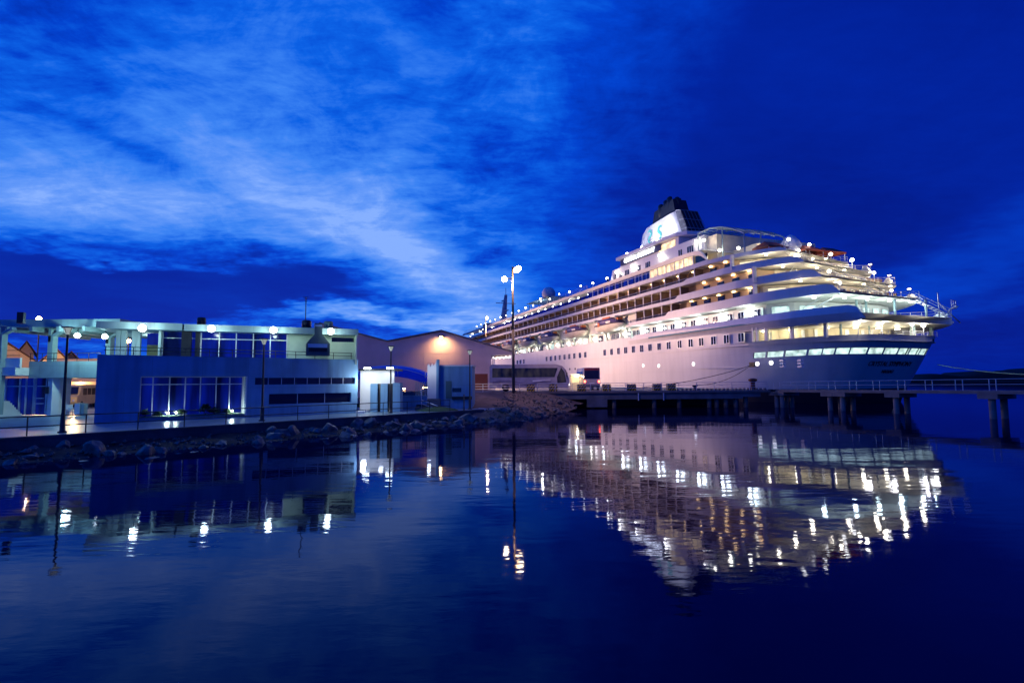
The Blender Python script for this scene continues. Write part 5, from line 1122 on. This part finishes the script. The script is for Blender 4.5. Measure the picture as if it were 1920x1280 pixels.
# ------------------------------------------------------------------ wharf, pier, jetty
WZ = 2.05
wl = onZ(884, 735, WZ); 
g = G(); g.add([(-5.5, 62.5, WZ), (3, 64, WZ), (30.7, 64, WZ), (28.5, 71, WZ), (-45, 283, WZ), (-80, 283, WZ), (-20, 80, WZ)], [(0, 1, 2, 3, 4, 5, 6)]); struct(g.build('wharf_deck', mat('wharf_paving', (.13, .12, .12), .6, var=.3, scale=.5, bump=.3, bscale=10)))
pr = thing('concrete_wharf', 'dark concrete wharf front on piers between the rocky point and the jetty', 'wharf', (0, 64, 0))
g = G(); g.box(3, 30.7, -.3, .2, WZ-.24, WZ-.004); g.build('edge_beam', CONC, pr)
g = G()
for a, b_, zb_ in ((1.5, 4.8, .5), (4.8, 8.9, 1.1), (8.9, 11.3, .15), (11.3, 27.5, 1.05), (27.5, 29.6, 1.25)): g.box(a, b_, -.1, .5, zb_, WZ-.24)
g.build('face_wall', mat('wharf_face', (.12, .14, .17), .85, var=.25, scale=.8, bump=.3, bscale=6), pr)
for x in (9.6, 12.2, 17.0, 20.0, 23.6, 24.5, 25.6, 26.8, 28.0): g = G(); g.tube((x, .4, -1), (x, .4, WZ-.3), .26, n=10); g.build('pile', CONCD, pr)
g = G(); g.box(4, 30, 7, 7.3, -1, WZ-.3); g.build('back_wall', BLACK, pr)
g = G(); g.add([(28.2, 7, WZ-.3), (3, 7, WZ-.3), (3, .3, WZ-.3), (30.4, .3, WZ-.3)], [(0, 1, 2, 3)]); g.build('underside', CONCD, pr)
for x in (15.0, 18.0): g = G(); g.tube((x, -.22, .9), (x, -.22, WZ-.1), .07, n=6); g.build('ladder_rail', FRAME, pr)
# road edge and rails towards the land
rr_ = thing('quay_railing', 'long pale three-bar railing along the wharf front edge', 'railing', (0, 0, 0))
Q = [(-5.6, 62.4), (3, 64.05), (30.5, 64.05)]
for z in (.35, .65, .95):
    g = G(); g.tube((Q[0][0], Q[0][1], WZ+z), (Q[1][0], Q[1][1], WZ+z), .03, n=5); g.tube((Q[1][0], Q[1][1], WZ+z), (Q[2][0], Q[2][1], WZ+z), .03, n=5); g.build('rail', RAILM, rr_)
for k in range(5): x = -5.6+8.6*k/4; y = 62.4+1.65*k/4; G().tube((x, y, WZ), (x, y, WZ+.95), .04, n=6).build('post', RAILM, rr_)
for k in range(1, 14): x = 3+27.5*k/13; G().tube((x, 64.05, WZ), (x, 64.05, WZ+.95), .04, n=6).build('post', RAILM, rr_)
g = G(); g.add([(-6.2, 61.9, .7), (3, 63.7, .9), (3, 63.7, WZ-.01), (-6.2, 61.9, WZ-.01), (-6.2, 62.4, .7), (3, 64.2, .9), (3, 64.2, WZ-.01), (-6.2, 62.4, WZ-.01)], [(0,1,2,3),(4,5,6,7),(3,2,6,7),(0,3,7,4),(1,2,6,5)]); tag(g.build('abutment_wall', CONC), 'brownish concrete abutment wall above the bare earth slope', 'wall')
# hazard-striped blocks along the wharf edge
hz = {995: 'farthest left striped block, below the silver coach', 1037: 'second striped block from the left, below the coach windscreen', 1090: 'striped block below the rear of the small bus', 1137: 'striped block alone just right of the small bus', 1184: 'middle striped block on the wharf before the ship hull', 1232: 'striped block with a close neighbour on its right', 1258: 'rightmost striped block, nearest the mooring lines'}
for x, lb in hz.items():
    P = onY(x, 726, 64.9); o = thing('striped_barrier', 'black and yellow '+lb, 'barrier', (P.x, 64.9, WZ), 0, 'hazard-striped blocks along the wharf')
    G().box(-.48, .48, -.4, .4, 0, .82).build('block', BLACK, o); g = G()
    for k in range(-2, 4):
        a = -.48+k*.33; q = [(a, 0.01), (a+.14, 0.01), (a+.14+.6, .81), (a+.6, .81)]
        def clipx(P_): 
            out_ = []
            for (x1, z1), (x2, z2) in zip(P_, P_[1:]+P_[:1]):
                for lim, sg in ((-.478, 1), (.478, -1)): pass
                out_.append((x1, z1))
            return out_
        zs_ = [0.01+.08*i for i in range(11)]
        for z_a, z_b in zip(zs_, zs_[1:]):
            xa = a+.75*z_a; xb = xa+.14
            if xb < -.47 or xa > .47: continue
            g.box(max(xa, -.478), min(xb, .478), -.408, -.402, z_a, z_b)
    g.build('stripes', YEL, o)
P = onY(1412, 730, 65.5); o = thing('mooring_bollard', 'tall rust-brown bollard near the jetty start', 'bollard', (P.x, 65.5, WZ)); G().lathe([(.55, 0), (.5, .15), (.28, .25), (.25, .95), (.5, 1.1), (.5, 1.3), (.2, 1.4), (0, 1.4)], n=14).build('post', RUST, o)
P = onY(1303, 731, 65.2); o = thing('mooring_bollard', 'low dark bollard halfway along the wharf holding a mooring line', 'bollard', (P.x, 65.2, WZ)); G().lathe([(.35, 0), (.3, .1), (.18, .2), (.18, .4), (.32, .5), (.32, .6), (0, .65)], n=12).build('post', BLACKM, o)
g = G()
for k in range(24): x = 19.0+k*.5; g.box(x, x+.28, .9, 1.1, WZ, WZ+.22)
o = g.build('kerb_block', CONC, None, fn=lambda v: (v[0], v[1]+64, v[2])); tag(o, 'row of low kerb teeth along the wharf edge near the bollards', 'kerb')
# jetty
JD = 50.0
def JP(px_, off=0.0): 
    Y = 1058.5*(JD+off)/(px_-613); return Y
def jp(s, w_, z): return nrm*(JD+w_)+uu*s+Vector((0, 0, z))
s_a, s_b = 47.5, 10.0
jt = thing('jetty_walkway', 'narrow concrete jetty walkway on capped piles running out to the right', 'jetty', tuple(nrm*JD), atan2(uu.y, uu.x))
JF = lambda v: (v[0], -v[1], v[2])
zj = lambda s: 2.08+.20*(s_a-s)/24
g = G(); n_ = 12; ss = [s_a+2-(s_a+2-s_b)*k/n_ for k in range(n_+1)]
g.strip([[(s, 0, zj(s)-.26) for s in ss], [(s, 0, zj(s)) for s in ss], [(s, 1.9, zj(s)) for s in ss], [(s, 1.9, zj(s)-.26) for s in ss], [(s, 0, zj(s)-.26) for s in ss]], smooth=False); g.build('deck', CONC, jt, fn=JF)
def js(x): return ((1058.5*JD/(x-613))-JD*nrm.y)/uu.y
prp = [1458.8, 1491, 1525.5, 1562.5, 1602, 1645.5, 1692.5, 1743.75, 1800.5, 1863, 1932]
xs = []
for x in prp: xs += [x]
x2 = [1440+q/4 for q in (30, 157, 292, 440, 598, 772, 958, 1163, 1388, 1640, 1915)]
posts = sorted({round(js(q), 2) for q in prp+x2 if q < 1925}); posts = [13.0, 11.0]+posts
for s in posts: G().tube((s, .06, zj(s)), (s, .06, zj(s)+.92), .035, n=6).build('post', RAILM, jt, fn=JF)
for q in (.5, .92): G().tube((s_a+1, .06, zj(s_a)+q), (s_b, .06, zj(s_b)+q), .028, n=6).build('rail', RAILM, jt, fn=JF)
for x, tl in ((1375, 0), (1447, 1), (1546, 0), (1569, 0), (1668, 1), (1846, 0)):
    s = js(x)
    if s > 50: s = 49
    g = G(); g.box(s-.7, s+.7, -.05, 2.3, zj(s)-.66, zj(s)-.27); g.build('pile_cap', CONC, jt, fn=JF)
    g = G(); g.tube((s-.1, .35, -1.5), (s-.1, .35, zj(s)-.6), .24, n=12); g.tube((s-.1, 1.8, -1.5), (s-.1, 1.8, zj(s)-.6), .24, n=12); g.build('pile', CONC, jt, fn=JF)
    if x in (1569, 1668): g = G(); g.tube((s+1.8, 1.8, -1.5), (s+.3, 1.5, zj(s)-.6), .2, n=10); g.build('raking_pile', CONCD, jt, fn=JF)
# ------------------------------------------------------------------ vehicles on the wharf
bs = thing('silver_coach', 'long silver tour coach with dark window band parked behind the light mast', 'coach', ((918+1064-1920)/2*.067, 67, WZ), .02)
hl = 4.9
g = G(); rows = []
sec = [(-hl, .5, 3.05), (-hl+.2, .4, 3.25), (2.5, .4, 3.3), (hl-1.2, .4, 3.25), (hl-.45, .4, 2.9), (hl-.08, .45, 1.9), (hl, .55, 1.3), (hl-.08, .6, .7)]
pf = [(-hl, .4), (hl-.1, .4), (hl, .8), (hl-.02, 1.4), (hl-.35, 2.5), (hl-.85, 3.1), (hl-1.6, 3.3), (-hl+.25, 3.3), (-hl, 3.05)]
g.prismy(pf, -1.22, 1.22); g.build('body', BUSW, bs)
for q in (-1, 1):
    g = G(); g.prismy([(-hl+.35, 1.72), (3.1, 1.72), (3.5, 2.85), (-hl+.35, 2.85)], q*1.235-.012, q*1.235+.012); f = g.build('side_window', COACHGL, bs)
    g = G(); g.prismy([(3.45, .9), (hl-.35, 1.1), (hl-.55, 2.3), (hl-1.0, 2.95), (3.9, 2.85), (3.4, 1.7)], q*1.235-.012, q*1.235+.012); g.build('front_side_window', COACHGL, bs)
g = G(); pr_ = [(hl+.012, 1.15), (hl-.0, 1.45), (hl-.34, 2.55), (hl-.83, 3.1)]; g.strip([[(x, -1.1, z) for x, z in pr_], [(x, 1.1, z) for x, z in pr_]]); g.build('windscreen', DGLASS, bs)
g = G()
for i in range(3): g.path([(-hl+.4+.45*k, -1.236, 1.15-.16*i+.18*sin(k*.5+i*.5)) for k in range(17)], .035, n=4)
g.build('side_livery', mat('coach_swoosh', (.14, .10, .16), .4), bs)
g = G(); g.prismy([(.4, 1.15), (2.6, 1.28), (2.6, 1.42), (.4, 1.35)], -1.25, -1.23); g.build('side_flash', LIGHTW, bs)
for q in (-.95, .95): g = G(); g.tube((hl-.08, q, .85), (hl+.03, q, .85), .16, n=10); g.build('headlight', GLOBEW if q < 0 else FRAME, bs)
g = G(); g.obox((hl-.3, -1.5, 2.0), .12, .3, .5); g.tube((hl-.5, -1.2, 2.6), (hl-.3, -1.5, 2.2), .03); g.build('wing_mirror', BLACKM, bs)
wheels(bs, (-2.9, 3.0), 1.1, .48)
mb = thing('small_bus', 'small bus seen from behind with red tail lamps by the ship hull', 'bus', ((1103-960)*.0735, 74.5, WZ), pi/2+.05)
g = G(); g.prismy([(-2.9, .4), (2.8, .4), (2.9, 1.3), (2.4, 2.9), (2.1, 3.0), (-2.7, 3.0), (-2.9, 2.8)], -1.1, 1.1); g.build('body', BUSW, mb)
g = G(); g.box(-2.93, -2.9, -.98, .98, 1.5, 2.6); g.build('rear_window', DGLASS, mb); g = G(); g.box(-2.94, -2.9, -1.0, 1.0, 2.62, 2.95); g.build('rear_header', mat('maroon_trim', (.12, .01, .03), .5), mb)
for q in (-.95, .95): g = G(); g.box(-2.95, -2.9, q-.1, q+.1, 1.0, 1.3); g.build('tail_light', REDL, mb)
g = G(); g.box(-2.99, -2.9, -1.05, 1.05, .45, .7); g.build('bumper', BLACKM, mb); g = G(); g.box(-2.93, -2.9, -.35, .35, .85, 1.0); g.build('number_plate', LIGHTW, mb)
for k in range(3): g = G(); g.box(-2.2+1.5*k, -1.0+1.5*k, 1.09, 1.12, 1.6, 2.5); g.build('side_window', DGLASS, mb)
wheels(mb, (-1.9, 1.8), 1.0, .42)
kb = thing('lit_booth', 'small brightly lit cream booth beside the small bus', 'booth', ((1080-960)*.0745, 75.5, WZ))
G().box(-.75, .75, -.5, .9, 0, 2.05).build('body', CREAM, kb); G().box(-.9, .95, -.8, 1, 2.05, 2.2).build('roof', LIGHTW, kb); G().box(-.5, .4, -.53, -.5, 1.0, 1.8).build('lit_window', LITWARM, kb); G().obox((.2, -.65, 1.96), .9, .12, .08).build('lamp', GLOBEY, kb)
point(((1080-960)*.0745, 74.2, WZ+1.8), (1, .8, .45), 60, .1)
# ------------------------------------------------------------------ light masts
def mast(px_, pytop, Y, heads, label, watts, r=.17, base=WZ, tgt=None):
    b = onY(px_, 730, Y); t_ = onY(px_-2, pytop, Y); o = thing('light_mast', label, 'light mast', (b.x, Y, base)); h = t_.z-base; dx = t_.x-b.x
    g = G(); g.tube((0, 0, 0), (dx*.5, 0, h*.5), r, r*.75, n=10); g.tube((dx*.5, 0, h*.5), (dx, 0, h), r*.75, r*.5, n=10); g.build('pole', mat('weathered_timber_pole', (.16, .13, .10), .85, var=.3, scale=1, stretch=(4, 4, .4)), o)
    for (qx, qy, wt) in heads:
        p = onY(qx, qy, Y-.6); l = Vector((p.x-b.x, -.6, p.z-base)); g = G(); g.obox(l+Vector((0, .15, .12)), .5, .4, .16); g.tube((dx, 0, min(l.z+.15, h)), l+Vector((0, .1, .1)), .045); f = g.build('lamp_head', BLACKM, o)
        G().ball(l+Vector((0, -.05, -.03)), .28, 14).build('bulb', GLOBES if wt < 5000 else mat('lamp_globe_bright', (1, .9, .8), .3, emit=(1, .74, .42), es=60), f)
        if watts and tgt:
            tg = tgt.pop(0); spot((p.x, p.y-.3, p.z-.15), tuple(tg[0]), (1, .60, .42), wt, tg[1], .2, .9)
        elif watts: point((p.x+.1, p.y-.35, p.z-.3), (1, .55, .34), wt, .2)
    return o
mast(963, 500, 55, [(972, 503, 40000), (946, 523, 7000), (968, 506, 3500)], 'tallest weathered light mast with two bright lamps in front of the coach', 1, tgt=[(W(125, 0, 12), 80), (W(82, 0, 0), 62), ((6, 62, 0), 120)])  # third head is an added lamp, lighting the striped blocks and bare earth
mast(912.5, 592, 112, [(913, 596, 88000)], 'thin warm-lit light mast rising behind the warehouse roof slope', 1, r=.12, tgt=[(W(97, 0, -4), 168)])
mast(800, 640, 190, [(812, 636, 52000)], 'far light mast standing behind the warehouse', 1, r=.12, tgt=[(W(172, 0, 8), 160)])
# floodlights on the wharf behind the warehouse and beyond the coach wash the ship's side
for i, (s, w_, z, wt) in enumerate(((105, -14, 10.5, 6500), (74, -22, 12.0, 7500))):
    pass
# ------------------------------------------------------------------ mooring lines
def rope(a, b_, sag, r, m, label):
    a = Vector(a); b_ = Vector(b_); P = [a.lerp(b_, k/18)-Vector((0, 0, sag*4*(k/18)*(1-k/18))) for k in range(19)]
    g = G(); g.path(P, r, n=5); tag(g.build('mooring_line', m), label, 'rope')
F_ = W(s_at(1409.5), -.1, 5.4)
rope(F_, (15.2, 66.5, WZ+.3), .5, .045, ROPE, 'dark mooring line running from the hull opening down to the wharf, upper of two')
rope(F_-Vector((.3, 0, .15)), (onY(1303, 731, 65.2).x, 65.3, WZ+.6), .7, .04, ROPE, 'dark mooring line looping to the low bollard, lower of two')
rope(W(50.6, 22, 5.2), onY(1990, 704, 42), .3, .05, ROPEG, 'thin green mooring line stretching from the stern out to the right')
# far shore
g = G(); random.seed(4); top = []
P0 = onY(1728, 706, 620); P1 = onY(2100, 700, 620); rows = [[], [], []]
for k in range(60):
    u_ = k/59; x = P0.x+(P1.x-P0.x+260)*u_; h = 9+4*sin(k*.7)+random.uniform(-1, 2.5)+(4 if .25 < u_ < .4 else 0); h *= cl(u_*14+.1)
    rows[0].append((x, 620, -.5)); rows[1].append((x, 622, h*.8)); rows[2].append((x, 640, h))
rows.append([(x, 690, h*.9) for x, _, h in rows[2]]); g.strip(rows); o = g.build('treeline', FOLD); struct(o, 'stuff')
g = G(); g.box(P0.x+5, P1.x+300, 619, 700, -.5, .8); struct(g.build('far_shore_land', SOIL))
